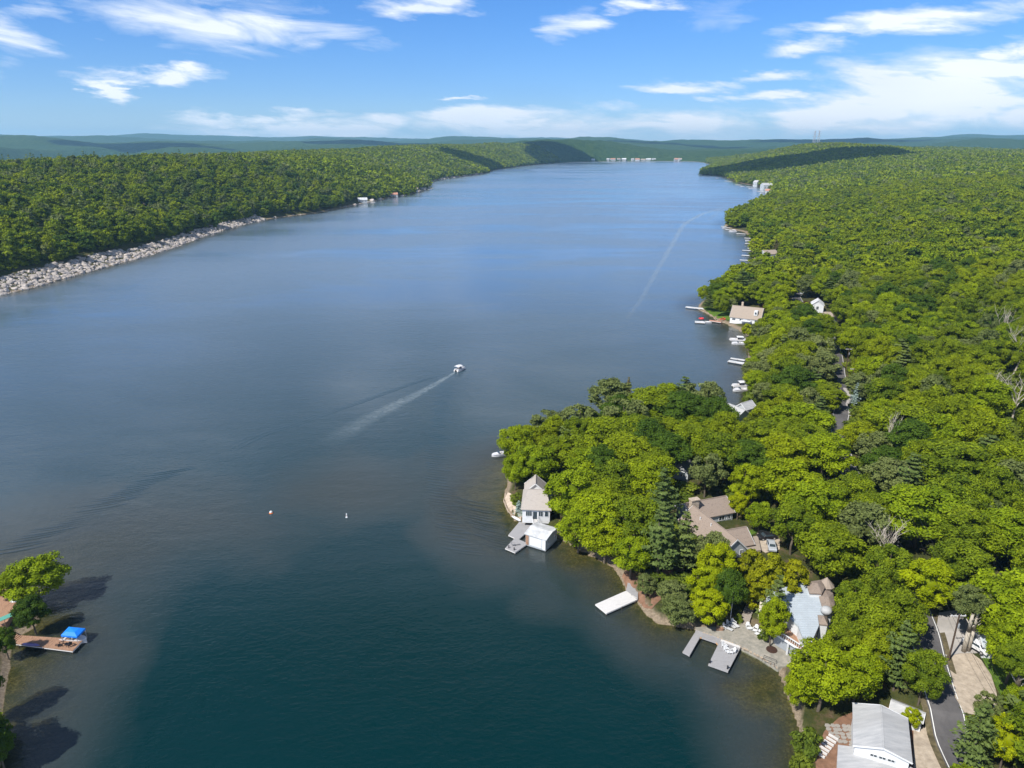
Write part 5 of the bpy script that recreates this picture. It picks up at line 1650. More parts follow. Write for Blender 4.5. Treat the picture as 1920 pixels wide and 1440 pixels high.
# ------------------------------------------------------------------ docks
def dock(label, px, z, mat, plank=0.30, name='dock', along=0, edge=None, planks=True, cat='dock', fr=M_palewood, world_pts=None):
    """planked dock on piles; px = four photo corners in order, boards laid across the first side"""
    c = world_pts or [Vector((*U(x_, y_, z), 0)) for x_, y_ in px]
    ctr = sum(c, Vector()) / 4
    rt = root(name, (ctr.x, ctr.y, 0), label, cat)
    o = rt.location
    f = MB().prism(c, z - .28, z - .06).build('frame', fr, rt, o)
    a, b, d_, e = c[0], c[1], c[2], c[3]
    if planks:
        n = max(3, int((b - a).length / plank))
        for k in range(n):
            f0, f1 = (k + .04) / n, (k + .96) / n
            m = MB().prism([a.lerp(b, f0), a.lerp(b, f1), e.lerp(d_, f1), e.lerp(d_, f0)], z - .055, z + rr_.uniform(0, .012))
            m.build('plank', mat, rt, o)
    else:
        MB().prism(c, z - .055, z).build('deck', mat, rt, o)
    m = MB()
    for i in range(4):
        for t in (0.04, .5):
            q = c[i].lerp(c[(i + 1) % 4], t) * .97 + ctr * .03
            m.tube((q.x, q.y, -2.2), (q.x, q.y, z - .08), .09, n=6)
    m.build('piling', M_poleW, rt, o, kind='stuff')
    if edge:
        for i in edge:
            p, q = c[i], c[(i + 1) % 4]
            MB().bar((p.x, p.y, z - .10), (q.x, q.y, z - .10), .10, .26).build('edge_board', M_edge, rt, o)
    return rt


d1 = dock('grey dock beside the boathouse, the upper platform against the shore', [(953, 1003), (975, 977), (1000, 987), (972, 1012)], .62, M_greydeck)
d2 = dock('grey dock in front of the boathouse, the lower platform with two black bollards', [(947, 1028), (966, 1008), (990, 1019), (966, 1036)], .6, M_greydeck)
dock('wide pale floating dock at the gravel beach', [(1116, 1133), (1173, 1108), (1195, 1124), (1137, 1150)], .7, M_palewood)
dock('short weathered landing stage behind the wide pale dock', [(1174, 1107), (1177, 1092), (1196, 1100), (1196, 1122)], .75, M_greydeck, planks=False)
ud = root('u_shaped_dock', (*U(1345, 1215, .8), 0), 'grey U shaped dock with orange edging in front of the stone patio', 'dock')
UP = [[(1306, 1181), (1318, 1185), (1293, 1229), (1280, 1222)], [(1318, 1185), (1390, 1212), (1386, 1219), (1312, 1194)], [(1348, 1205), (1386, 1219), (1365, 1259), (1328, 1246)]]
for i, q4 in enumerate(UP):
    c = [Vector((*U(x_, y_, .8), 0)) for x_, y_ in q4]
    zz2 = .8 - i * .004
    MB().prism(c, zz2 - .3, zz2 - .06).build('frame', M_greydeck, ud, ud.location)
    a, b, d_, e = c
    if i != 1: a, b, d_, e = b, d_, e, a
    n = max(3, int((b - a).length / .32))
    for k in range(n):
        f0, f1 = (k + .04) / n, (k + .96) / n
        MB().prism([a.lerp(b, f0), a.lerp(b, f1), e.lerp(d_, f1), e.lerp(d_, f0)], zz2 - .055, zz2 + rr_.uniform(0, .01)).build('plank', M_greydeck, ud, ud.location)
for pa in ([(1293, 1229), (1280, 1222)], [(1311, 1196), (1322, 1195), (1341, 1203), (1348, 1211)], [(1365, 1259), (1328, 1246)]):
    w4 = [Vector((*U(x_, y_, .72), .66)) for x_, y_ in pa]
    m = MB()
    for a, b in zip(w4, w4[1:]): m.bar(a, b, .10, .26)
    m.build('edge_board', M_edge, ud, ud.location)
m = MB().bar(Vector((*U(1352, 1200, .9), .86)), Vector((*U(1388, 1213, .9), .86)), .5, .12); m.build('step', M_palewood, ud, ud.location)
wd = dock('brown wooden dock on the near left shore', [(28, 1207), (136, 1221), (157, 1199), (38, 1191)], .75, M_wood, plank=.42)
# docks up the right shore
FD = [(1286, 575, 1325, 579, 5, 'white dock with a little bench at the tip of the second point'),
      (1303, 603, 1322, 604, 7, 'pale swimming platform with a red ring off the tan roofed house'),
      (1366, 676, 1395, 681, 4.5, 'white double dock, the nearer finger'), (1370, 671, 1397, 675, 2.5, 'white double dock, the farther finger'),
      (1386, 499.5, 1411, 503, 5, 'pale dock with a moored boat below the red boathouse'), (1387, 487, 1410, 488, 4, 'long narrow white dock, first above the red boathouse'),
      (1391, 478, 1405, 479, 5, 'short pinkish dock, second above the red boathouse'), (1392, 469, 1408, 469.5, 4.5, 'white dock, third above the red boathouse'),
      (1402, 465, 1410, 465.5, 3, 'tiny white dock, fourth above the red boathouse'), (1397, 456, 1411, 457, 5, 'broad white dock, fifth above the red boathouse'),
      (1396, 446, 1414, 447, 5, 'white dock, sixth above the red boathouse'), (1381, 437.5, 1398, 438.5, 5, 'slanting pale dock below the wooded cape'),
      (1360, 430, 1380, 431.5, 6, 'pale dock at the foot of the wooded cape'), (1352, 424, 1363, 424.5, 6, 'small white dock at the tip of the wooded cape'),
      (1400, 350, 1412, 351, 9, 'dock below the narrow white house'), (1380, 346, 1390, 347, 9, 'dock on the far right shore left of the white houses'),
      (1420, 358, 1436, 360, 10, 'dock below the larger white house'), (1360, 339, 1372, 340, 10, 'dock near the dark headland'),
      (800, 352, 812, 353, 12, 'white dock at the last bend of the left shore'), (694, 378.5, 704, 379, 8, 'dock beside the lone white boathouse')]
for (x0, y0, x1, y1, wd_, lb) in FD:
    a = Vector((*U(x0, y0, .8), 0)); b = Vector((*U(x1, y1, .8), 0)); n = Vector((-(b - a).y, (b - a).x, 0)).normalized() * wd_ * .25
    dock(lb, None, .8, M_white2, world_pts=[a - n, b - n, b + n, a + n], planks=False)
dock('red brown deck at the water among the pale docks', None, 1.2, M_ped, world_pts=[Vector((*U(x_, y_, 1.2), 0)) for x_, y_ in ((1408, 505), (1428, 506), (1428, 500), (1412, 499))], planks=False, cat='deck')
dock('narrow pink dock linking the red ring platform to the shore', None, .8, M_ped, world_pts=[Vector((*U(x_, y_, .8), 0)) for x_, y_ in ((1330, 601.5), (1352, 604.5), (1352, 602.5), (1330, 599.5))], planks=False)


# ------------------------------------------------------------------ boats
def hull(Lh, Wh, Hh, z=0.0, n=9, pointed=1.0):
    """a boat's hull: rounded plan, flared sides"""
    m = MB(); prof = []
    for k in range(n + 1):
        t = k / n; x_ = -Lh / 2 + Lh * t
        w = Wh / 2 * (1 - pointed * max(0, (t - .5) / .5) ** 2.2) * (1 if t > 0 else .96)
        prof.append((x_, max(w, .04), Hh * (1 + .18 * t * t)))
    V = []
    for (x_, w, h) in prof:
        V += [(x_, -w, z + h), (x_, -w * .72, z - .15), (x_, w * .72, z - .15), (x_, w, z + h), (x_, w * .86, z + h - .02), (x_, w * .7, z + .25), (x_, -w * .7, z + .25), (x_, -w * .86, z + h - .02)]
    Fc = []
    for k in range(n):
        for j in range(8): Fc.append((k * 8 + j, k * 8 + (j + 1) % 8, (k + 1) * 8 + (j + 1) % 8, (k + 1) * 8 + j))
    Fc += [tuple(range(8))[::-1], tuple(n * 8 + j for j in range(8))]
    return m.add(V, Fc)


def pontoon(label, loc, rz, Lb=6.2, Wb=2.4, canopy=True, cmat=M_bluegrey, name='pontoon_boat'):
    rt = root(name, loc, label, 'boat', None, rz)
    for s in (-1, 1):
        m = MB(); m.tube((-Lb / 2, s * Wb * .36, .12), (Lb / 2 - .7, s * Wb * .36, .12), .3, n=10); m.tube((Lb / 2 - .7, s * Wb * .36, .12), (Lb / 2, s * Wb * .36, .28), .3, .06, 10)
        m.build('float', M_alu, rt, smooth=True)
    MB().box((0, 0, .5), (Lb - .2, Wb, .12)).build('deck', M_seat, rt, bevel=.03)
    for s in (-1, 1):
        m = MB(); m.bar((-Lb / 2 + .3, s * Wb / 2 - .05 * s, .98), (Lb / 2 - .4, s * Wb / 2 - .05 * s, .98), .06)
        m.box((0, s * (Wb / 2 - .05), .75), (Lb - .9, .05, .38)); m.build('side_rail', M_hull, rt)
    m = MB().box((Lb / 2 - .35, 0, .75), (.05, Wb - .5, .4)); m.build('front_rail', M_hull, rt)
    for (x_, y_, lx, ly) in ((Lb * .28, .78, 1.7, .5), (Lb * .28, -.78, 1.7, .5), (-Lb * .32, .7, 1.2, .6), (-Lb * .34, -.6, .6, .9)):
        m = MB(); m.box((x_, y_, .74), (lx, ly, .34)); m.box((x_, y_ + (.2 if y_ > 0 else -.2), 1.0), (lx, .12, .3)); m.build('seat', M_hull, rt, bevel=.03)
    m = MB(); m.box((-.2, -.6, .9), (.5, .7, .75)); m.box((-.12, -.6, 1.38), (.06, .6, .25), 0, 0, R(20)); m.build('console', M_black, rt, bevel=.03)
    m = MB(); m.box((-Lb / 2 - .1, 0, .55), (.35, .35, .75)); m.tube((-Lb / 2 - .1, 0, .2), (-Lb / 2 - .15, 0, -.5), .07); m.build('outboard_motor', M_black, rt, bevel=.03)
    if canopy:
        m = MB(); xs = [-1.9, -1.1, -.3, .5, 1.2]
        V = []
        for x_ in xs:
            for j in range(5):
                y_ = (-1 + j * .5) * Wb * .5
                V.append((x_ - .4, y_, 2.35 - .18 * (y_ / (Wb * .5)) ** 2 - .1 * (x_ - (-.3)) ** 2 / 2.5))
        nV = len(V); V += [(a, b, c - .05) for a, b, c in V]
        Fc = []
        for i in range(4):
            for j in range(4):
                q = i * 5 + j; Fc.append((q, q + 5, q + 6, q + 1)); Fc.append((nV + q, nV + q + 1, nV + q + 6, nV + q + 5))
        m.add(V, Fc); cp = m.build('canopy', cmat, rt, smooth=True)
        m = MB()
        for s in (-1, 1):
            m.bar((-.6, s * Wb * .48, .6), (-2.1, s * Wb * .48, 2.1), .04); m.bar((-.6, s * Wb * .48, .6), (.7, s * Wb * .48, 2.0), .04)
        m.build('canopy_frame', M_alu, rt)
    return rt


def motorboat(label, loc, rz, Lb=6.0, Wb=2.2, name='motorboat', hm=M_hull):
    rt = root(name, loc, label, 'boat', None, rz)
    hull(Lb, Wb, .75).build('hull', hm, rt, smooth=False)
    MB().prism([Vector(p) for p in ((Lb * .12, -Wb * .42, 0), (Lb * .30, -Wb * .38, 0), (Lb * .44, -Wb * .2, 0), (Lb * .485, 0, 0), (Lb * .44, Wb * .2, 0), (Lb * .30, Wb * .38, 0), (Lb * .12, Wb * .42, 0))], .62, .84).build('foredeck', hm, rt)
    m = MB()
    for s in (-1, 1): m.box((Lb * .09, s * Wb * .2, 1.08), (.05, Wb * .42, .45), s * R(-12), 0, R(-28))
    m.build('windscreen', M_glass, rt)
    for (x_, y_) in ((-.2, .5), (-.2, -.5)):
        m = MB(); m.box((x_, y_, .5), (.5, .5, .3)); m.box((x_ - .25, y_, .8), (.1, .5, .5)); m.build('seat', M_seat, rt, bevel=.03)
    m = MB(); m.box((-Lb * .36, 0, .5), (.6, Wb * .66, .35)); m.box((-Lb * .42, 0, .75), (.12, Wb * .66, .4)); m.build('rear_bench', M_seat, rt, bevel=.03)
    MB().box((-Lb * .45, 0, .7), (.5, Wb * .5, .2)).build('engine_cover', M_black, rt, bevel=.04)
    return rt


pontoon('white canopied pontoon boat under way in the middle of the lake', (*U(862, 693, .3), 0), R(57), 5.6, 2.3)
pb = pontoon('moored pontoon boat with a pale canopy, upper of the pair in the bay', (*U(1384, 638, .3), 0), R(172), 8.2, 3.0)
motorboat('white motorboat moored alongside the upper pontoon boat in the bay', (*U(1386, 644, .3), 0), R(175), 7.0, 2.4)
motorboat('white motorboat moored in the bay between the double dock and the white house', (*U(1390, 731, .3), 0), R(190), 7.0, 2.4)
pontoon('white canopied pontoon boat moored nearest the white house at the bay', (*U(1388, 724, .3), 0), R(185), 6.5, 2.6)
motorboat('white speedboat tied to the red ring platform', (*U(1322, 604.5, .3), 0), R(180), 6.5, 2.2)
motorboat('white boat half hidden behind the bright maple at the tip of the point', (*U(938, 852, .3), 0), R(200), 5.5, 2.1)
motorboat('boat with a dark bow at the dock below the red boathouse', (*U(1394, 497, .3), 0), R(178), 8.5, 2.8)
motorboat('pinkish white boat between the broad dock and the one beyond it', (*U(1406, 451, .3), 0), R(185), 9, 3)
pontoon('pontoon boat beside the slanting pale dock', (*U(1374, 434, .3), 0), R(175), 8.5, 2.8)
motorboat('white boat at the foot of the wooded cape', (*U(1362, 427.5, .3), 0), R(182), 9, 3)
for i, (x_, y_, lb) in enumerate([(1408, 353.5, 'boat moored under the narrow white house'), (1392, 349.5, 'boat off the far right shore, left of the white houses'), (1430, 362.5, 'boat moored under the low red brown roof'),
                                  (1345, 334, 'boat nearest the dark headland'), (1316, 309.5, 'boat off the right end of the far beach'), (806, 355, 'boat at the last bend of the left shore'),
                                  (1178, 303.5, 'boat at the far marina'), (1205, 303.6, 'boat right of the far marina')]):
    motorboat(lb, (*U(x_, y_, .3), 0), R(170 + 8 * i), 12 if y_ < 320 else 9, 4 if y_ < 320 else 3)

# boat lift with a bright blue canopy, beside the brown dock
bl = root('boat_lift', (*U(136, 1186, 1.2), 0), 'boat lift under a bright blue canopy beside the brown wooden dock', 'boat lift')
cq = [Vector((*U(*p, 2.3), 2.3)) for p in [(114, 1191), (129, 1175), (160, 1178), (144, 1194)]]
cc = sum(cq, Vector()) / 4
def rect_ring(s, z): return [cc + (p - cc) * s + Vector((0, 0, z)) for p in cq]
m = MB(); a_, b_, c_, d_ = rect_ring(1.0, -.35), rect_ring(1.0, 0), rect_ring(.55, .45), rect_ring(.15, .58)
V = a_ + b_ + c_ + d_
m.add(V, [(i + r, (i + 1) % 4 + r, (i + 1) % 4 + r + 4, i + r + 4) for r in (0, 4, 8) for i in range(4)] + [(12, 13, 14, 15)])
m.build('canopy', M_blue, bl, bl.location)
m = MB()
for p in rect_ring(.95, 0): m.tube((p.x, p.y, -2), (p.x, p.y, 2.2), .06)
m.build('lift_frame', M_alu, bl, bl.location)
ub = (cq[1] - cq[0]).normalized(); lb_ = (cq[3] - cq[0])
lft = motorboat('white motorboat sheltered under the blue canopy', (cc.x, cc.y, .25), math.atan2((cq[2] - cq[1]).y, (cq[2] - cq[1]).x), 5.0, 1.9)
lft['label'] = 'white motorboat sheltered under the bright blue canopy'

# kayak, deck chairs, parasol and terrace on the near left shore
ky = root('kayak', (*U(58, 1208, .95), .78), 'purple kayak lying upside down on the brown wooden dock', 'kayak', None, R(-8))
m = MB(); V = []; Fc = []
for k in range(11):
    t = k / 10; w = .40 * math.sin(math.pi * t) ** .6 + .01; x_ = -1.9 + 3.8 * t
    for j in range(6):
        a = math.pi * j / 5; V.append((x_, math.cos(a) * w, .05 + math.sin(a) * w * .8 + .1 * abs(t - .5)))
for k in range(10):
    for j in range(6): Fc.append((k * 6 + j, k * 6 + (j + 1) % 6, (k + 1) * 6 + (j + 1) % 6, (k + 1) * 6 + j))
m.add(V, Fc + [tuple(range(6)), tuple(range(60, 66))[::-1]]); m.build('hull', M_purple_p, ky, smooth=True)
MB().box((0, 0, .38), (1.6, .04, .05)).build('keel_strip', M_black, ky)


def adirondack(label, loc, rz, long=False, mat=M_white, name='garden_chair', cat='chair', grp=None):
    rt = root(name, loc, label, cat, grp, rz)
    L0 = 1.25 if long else .62
    for k in range(5 if not long else 8):
        t = k / (4 if not long else 7)
        MB().box((.35 - (L0 + .1) * (1 - t) + .3, 0, .28 + .10 * t), (L0 / (5 if not long else 8) * .86, .62, .05)).build('seat_slat', mat, rt)
    for k in range(5):
        y_ = -.26 + .13 * k; h = .80 - .10 * abs(k - 2) ** 1.5 * .6
        m = MB().box((-.62 - (0.55 if long else 0) + .0, y_, .30 + h / 2), (.05, .115, h), 0, 0, R(-20)); m.build('back_slat', mat, rt)
    x0 = -.62 - (.55 if long else 0)
    for s in (-1, 1):
        MB().box((x0 + .42, s * .38, .56), (.75, .15, .05)).build('arm', mat, rt)
        m = MB(); m.box((x0 + .72, s * .36, .28), (.08, .06, .56)); m.build('leg', mat, rt)
        m = MB(); m.box((x0 + .1, s * .36, .26), (.08, .06, .52)); m.build('leg', mat, rt)
    return rt


for (x_, y_, rz, lng, lb) in [(1367, 1180, -45, True, 'white lounger on the patio, leftmost of the three in a row'), (1373, 1175, -52, True, 'white lounger on the patio, middle of the three in a row'), (1380, 1173, -68, True, 'white lounger on the patio, nearest the slab path'),
                          (1403, 1177, -95, False, 'white garden chair on the patio just right of the slab path'), (1416, 1181, -130, False, 'white garden chair on the patio, middle one right of the path'), (1421, 1188, -150, False, 'white garden chair on the patio beside the clipped dark shrub')]:
    adirondack(lb, (*U(x_, y_, 1.3), 1.12), R(rz), lng)
for (x_, y_, rz, lb) in [(1360, 1214, -60, 'white garden chair on the grey dock, farthest from the camera'), (1363, 1221, -75, 'white footstool chair on the grey dock between the other two'), (1372, 1223, -160, 'white garden chair on the grey dock, right hand one')]:
    adirondack(lb, (*U(x_, y_, 1.0), .815), R(rz))
tb = root('side_table', (*U(1374, 1169, 1.5), 1.12), 'small white table between the loungers', 'table'); MB().box((0, 0, .45), (.5, .5, .05)).build('table_top', M_white, tb)
for a in (-1, 1):
    for b in (-1, 1): MB().box((a * .2, b * .2, .21), (.05, .05, .42)).build('leg', M_white, tb)
tb2 = clone(tb, (*U(1409, 1178, 1.5), 1.12), .4, 'small white table between the garden chairs right of the path')
dkc = [adirondack('black deck chair on the brown wooden dock, left one', (*U(112, 1209, 1.0), .77), R(200), False, M_black, 'deck_chair'),
       adirondack('black deck chair on the brown wooden dock, right one', (*U(128, 1209, 1.0), .77), R(160), False, M_black, 'deck_chair')]
bx = root('log_store', (*U(1349.5, 1180, 1.3), 1.12), 'low brown wooden box at the left end of the patio', 'box')
MB().box((0, 0, .22), (1.3, .5, .44)).build('box_side', M_wood, bx, bevel=.03); MB().box((0, 0, .47), (1.4, .6, .06)).build('lid', M_wood, bx)
rl = root('ladder_rail', (*U(1442, 1241, 1.4), 1.12), 'dark metal handrails at the end of the sea wall', 'railing', None, R(-36))
for s in (-.5, .5):
    m = MB(); m.bar((-1.1, s, .85), (1.1, s, .85), .06); m.bar((-1.1, s, 0), (-1.1, s, .85), .06); m.bar((1.1, s, 0), (1.1, s, .85), .06); m.build('handrail', M_black, rl)
pb_ = U(1447, 1218, 1.15)
m = MB().lathe([(1.0, 0), (1.0, .10), (.9, .14), (.1, .16)], 18); bed_ = m.build('tree_bed', M_mulch, None); bed_.location = (pb_[0], pb_[1], 1.12); tag(bed_, 'round dark mulch bed at the foot of the patio tree', 'planting bed')
for (x_, y_, lb) in ((954, 1026, 'black bollard on the lower boathouse dock, outer one'), (964, 1030, 'black bollard on the lower boathouse dock, inner one'), (1331, 1243, 'black bollard on the left corner of the grey U shaped dock'), (1364, 1254, 'black bollard on the right corner of the grey U shaped dock')):
    p_ = U(x_, y_, .8); m = MB().lathe([(.16, 0), (.13, .1), (.09, .45), (.16, .5), (.16, .62), (.02, .66)], 10); b_ = m.build('bollard', M_black, None, smooth=True); b_.location = (p_[0], p_[1], .62 if x_ < 1000 else .81); tag(b_, lb, 'bollard')
lng = adirondack('weathered lounge chair lying on the lower boathouse dock', (*U(968, 1020, .9), .6), R(10), True, M_greydeck)
bd = root('paddle_board', (*U(968, 972, 1.0), .95), 'white paddle board lying on the sandy terrace of the cottage', 'board', None, R(-48))
V = []
for k in range(9):
    t = k / 8; w = .42 * math.sin(math.pi * (t * .92 + .04)) ** .5; V.append((t * 3.2 - 1.6, w))
pl = V + [(a, -b) for a, b in V[::-1]]
MB().prism([Vector((a, b, 0)) for a, b in pl], 0, .12).build('board', M_white, bd)
MB().box((-1.2, 0, .15), (.3, .02, .1)).build('fin', M_black, bd)
# terrace and parasol
tr_ = root('terrace', (*U(15, 1130, 2.4), 2.0), 'brown wooden terrace with rails on the near left shore', 'terrace')
tc = [Vector((*U(*p, 2.4), 0)) for p in [(-30, 1112), (30, 1114), (38, 1124), (10, 1172), (-30, 1180)]]
MB().prism(tc, 1.2, 2.4).build('deck', M_wood, tr_, tr_.location)
m = MB()
for a, b in zip(tc[:4], tc[1:4]):
    m.bar((a.x, a.y, 3.4), (b.x, b.y, 3.4), .1)
    for k in range(6): c = a.lerp(b, k / 5); m.bar((c.x, c.y, 2.4), (c.x, c.y, 3.4), .07)
m.build('rail', M_wood, tr_, tr_.location)
pr = root('parasol', (*U(32, 1125, 4.0), 2.4), 'round white parasol on the brown terrace', 'parasol')
MB().tube((0, 0, 0), (0, 0, 2.2), .04).build('pole', M_white, pr)
MB().lathe([(1.25, 1.9), (1.2, 1.93), (.6, 2.18), (.03, 2.36)], 12).build('shade', M_white, pr)
aw = root('green_canopy', (*U(10, 1163, 3.0), 2.0), 'narrow green canopy beside the brown terrace', 'canopy', None, R(52))
MB().box((0, 0, 1.6), (3.6, 1.0, .08), 0, R(12)).build('cloth', M_teal, aw)
m = MB()
for a in (-1.7, 1.7): m.bar((a, .4, -.6), (a, .4, 1.6), .07); m.bar((a, -.4, -.6), (a, -.4, 1.5), .07)
m.build('frame', M_poleW, aw)
rp_ = root('gangway', (*U(12, 1192, 1.5), .8), 'slatted wooden gangway leading from the brown dock to the terrace', 'gangway')
a0 = Vector((*U(34, 1197, .8), .8)); a1 = Vector((*U(-4, 1178, 2.2), 2.2))
for k in range(13):
    c = a0.lerp(a1, k / 12); MB().box(c, (.34, 1.3, .07), math.atan2((a1 - a0).y, (a1 - a0).x)).build('plank', M_wood, rp_, rp_.location)

# buoys
for (x_, y_, k) in ((650, 968, 0), (508, 960, 1)):
    p_ = U(x_, y_, .3)
    if k == 0:
        b_ = root('marker_buoy', (p_[0], p_[1], 0), 'upright white marker buoy off the shallow shelf', 'buoy'); b_.scale = (.8, .8, .8)
        MB().lathe([(.16, -.4), (.16, 1.3), (.12, 1.38), (.02, 1.4)], 12).build('spar', M_white, b_, smooth=True); MB().lathe([(.17, .5), (.17, .62)], 12).build('band', M_orange, b_)
        MB().lathe([(.2, -.1), (.38, 0), (.38, .15), (.2, .25)], 12).build('collar', M_white, b_, smooth=True)
    else:
        b_ = root('swimmer_float', (p_[0], p_[1], 0), 'round white mooring buoy with an orange base', 'buoy'); b_.scale = (.7, .7, .7)
        MB().lathe([(.02, .0), (.42, .12), (.55, .4), (.42, .75), (.02, .88)], 14).build('ball', M_white, b_, smooth=True); MB().lathe([(.3, -.1), (.75, -.02), (.75, .1), (.3, .14)], 14).build('base_ring', M_orange, b_)
rgx = root('swim_ring', (*U(1315, 598, .9), .82), 'red and white swim ring on the pale platform', 'ring')
m = MB(); V = []; Fc = []
for i in range(16):
    a = 2 * math.pi * i / 16
    for j in range(6):
        b = 2 * math.pi * j / 6; r_ = 1.1 + .38 * math.cos(b); V.append((math.cos(a) * r_, math.sin(a) * r_, .35 + .35 * math.sin(b)))
for i in range(16):
    for j in range(6): Fc.append((i * 6 + j, ((i + 1) % 16) * 6 + j, ((i + 1) % 16) * 6 + (j + 1) % 6, i * 6 + (j + 1) % 6))
m.add(V, Fc).build('tube', M_red, rgx, smooth=True)
for (x_, y_, s, lb) in ((1352, 600, .0, 'red lounge chair on the sea wall, left one'), (1356, 602, .4, 'red lounge chair on the sea wall, middle one'), (1349, 603.5, -.4, 'red lounge chair on the sea wall, lowest one')):
    p_ = on_ground(x_, y_); adirondack(lb, (p_.x, p_.y, max(p_.z, .8)), R(190) + s, True, M_red)


# ------------------------------------------------------------------ cars
def car(label, loc, rz, mat, name='parked_car'):
    rt = root(name, loc, label, 'car', None, rz)
    prof = [(-2.2, .35), (-2.25, .75), (-2.1, .95), (-1.2, 1.0), (-.75, 1.42), (.85, 1.45), (1.55, 1.02), (2.15, .92), (2.25, .6), (2.2, .35)]
    m = MB(); n = len(prof)
    V = [(x_, s * (.86 if z_ < 1.1 else .68), z_) for s in (-1, 1) for x_, z_ in prof]
    m.add(V, [tuple(range(n)), tuple(range(n, 2 * n))[::-1]] + [(k, (k + 1) % n, n + (k + 1) % n, n + k)[::-1] for k in range(n)])
    bd_ = m.build('body', mat, rt, bevel=.05)
    m = MB(); m.add([(1.53, -.66, 1.06), (1.53, .66, 1.06), (.90, .58, 1.46), (.90, -.58, 1.46)], [(0, 1, 2, 3)]); m.build('windscreen', M_glass, rt)
    m = MB(); m.add([(-1.24, -.66, 1.03), (-.78, -.58, 1.44), (-.78, .58, 1.44), (-1.24, .66, 1.03)], [(0, 1, 2, 3)]); m.build('rear_window', M_glass, rt)
    for s in (-1, 1):
        m = MB(); m.add([(-1.0, s * .86, 1.05), (1.35, s * .86, 1.05), (.8, s * .72, 1.38), (-.7, s * .72, 1.38)], [(0, 1, 2, 3) if s > 0 else (3, 2, 1, 0)]); m.build('side_window', M_glass, rt)
        MB().box((2.2, s * .6, .72), (.1, .3, .14)).build('headlight', M_white, rt)
    for x_ in (-1.35, 1.4):
        for s in (-1, 1):
            w = MB().tube((x_, s * .70, .34), (x_, s * .90, .34), .34, n=14).build('wheel', M_black, rt)
            MB().tube((x_, s * .905, .34), (x_, s * .915, .34), .2, n=10).build('rim', M_alu, w)
    return rt


car('silver car parked on the court behind the long brown roofed house', (*U(1447, 1021, 5.2), 4.35), R(78), M_silver)
car('black car parked between the courtyard and the bright tree', (*U(1438, 1005, 5.0), 4.35), R(10), M_black)
car('white car in the shade beside the grey panel fence', (*U(1831, 1212, 6.2), 5.75), R(118), M_white)
car('dark car in the shade of the road below the wood', (*U(1503, 548, 6), gh(*U(1503, 548, 6)) + .15), R(70), M_grey)


# ------------------------------------------------------------------ poles, wires, pylons, dead trees
def upole(label, x_, y_, H, zr, cross=True, name='utility_pole'):
    p_ = on_ground(x_, y_)
    rt = root(name, p_, label, 'utility pole', None, zr)
    MB().tube((0, 0, -.5), (0, 0, H), .17, .12, 10).build('pole', M_poleW, rt, smooth=False)
    if cross:
        MB().box((0, .16, H - .35), (2.6, .12, .14)).build('crossarm', M_palewood, rt)
        for k in (-1.15, -.45, .45, 1.15): MB().lathe([(.05, 0), (.07, .1), (.03, .2)], 8, (k, .16, H - .28)).build('insulator', M_bluegrey, rt)
    MB().tube((.3, 0, H * .72), (.3, 0, H * .72 + .8), .2, n=10).build('transformer', M_grey, rt)
    return rt, p_


p1, P1 = upole('tall dark utility pole with a pale crossarm at the gravel drive', 1778, 1240, 9.5, 0)
p2, P2 = upole('utility pole beside the white driveway farther along the road', 1594, 738, 9.5, 0)
p3, P3 = upole('utility pole above the shaded bend of the road', 1586, 694, 9, 0)
p4, P4 = upole('utility pole at the roadside by the white house', 1512, 556, 9, 0)
flag = U(1370, 1157, 1.4)
fp_ = root('flagpole', (flag[0], flag[1], 1.12), 'thin white flagpole at the back of the patio', 'flagpole')
MB().tube((0, 0, 0), (0, 0, 6.2), .07, .04, 8).build('pole', M_white, fp_); MB().lathe([(.02, 0), (.1, .1), (.02, .2)], 8, (0, 0, 6.2)).build('finial', M_white, fp_)


def wires(label, a, b, ha, hb, offs):
    rt = root('power_line', a, label, 'power line')
    for k in offs:
        m = MB(); A = Vector(a) + Vector((k, .16, ha)); B = Vector(b) + Vector((k, .16, hb)); last = None
        for i in range(17):
            t = i / 16; q = A.lerp(B, t) - Vector((0, 0, 1.6 * 4 * t * (1 - t)))
            if last: m.tube(last, q, .022, n=4, caps=False)
            last = q
        m.build('wire', M_black, rt, a)
    return rt


beyond = Vector((P1.x - 6, P1.y - 40, 3))
wires('overhead wires running from the tall dark pole down over the gravel drive', P1, beyond, 9.3, 9.3, (-1.15, .45, 1.15))
midp = on_ground(1668, 965)
wires('overhead wires running from the tall dark pole up along the road', P1, midp + Vector((0, 0, 2)), 9.3, 12, (-1.15, .45, 1.15))
wires('overhead wires between the two poles by the white driveway', P2, P3, 9.3, 8.8, (-1.15, 1.15))

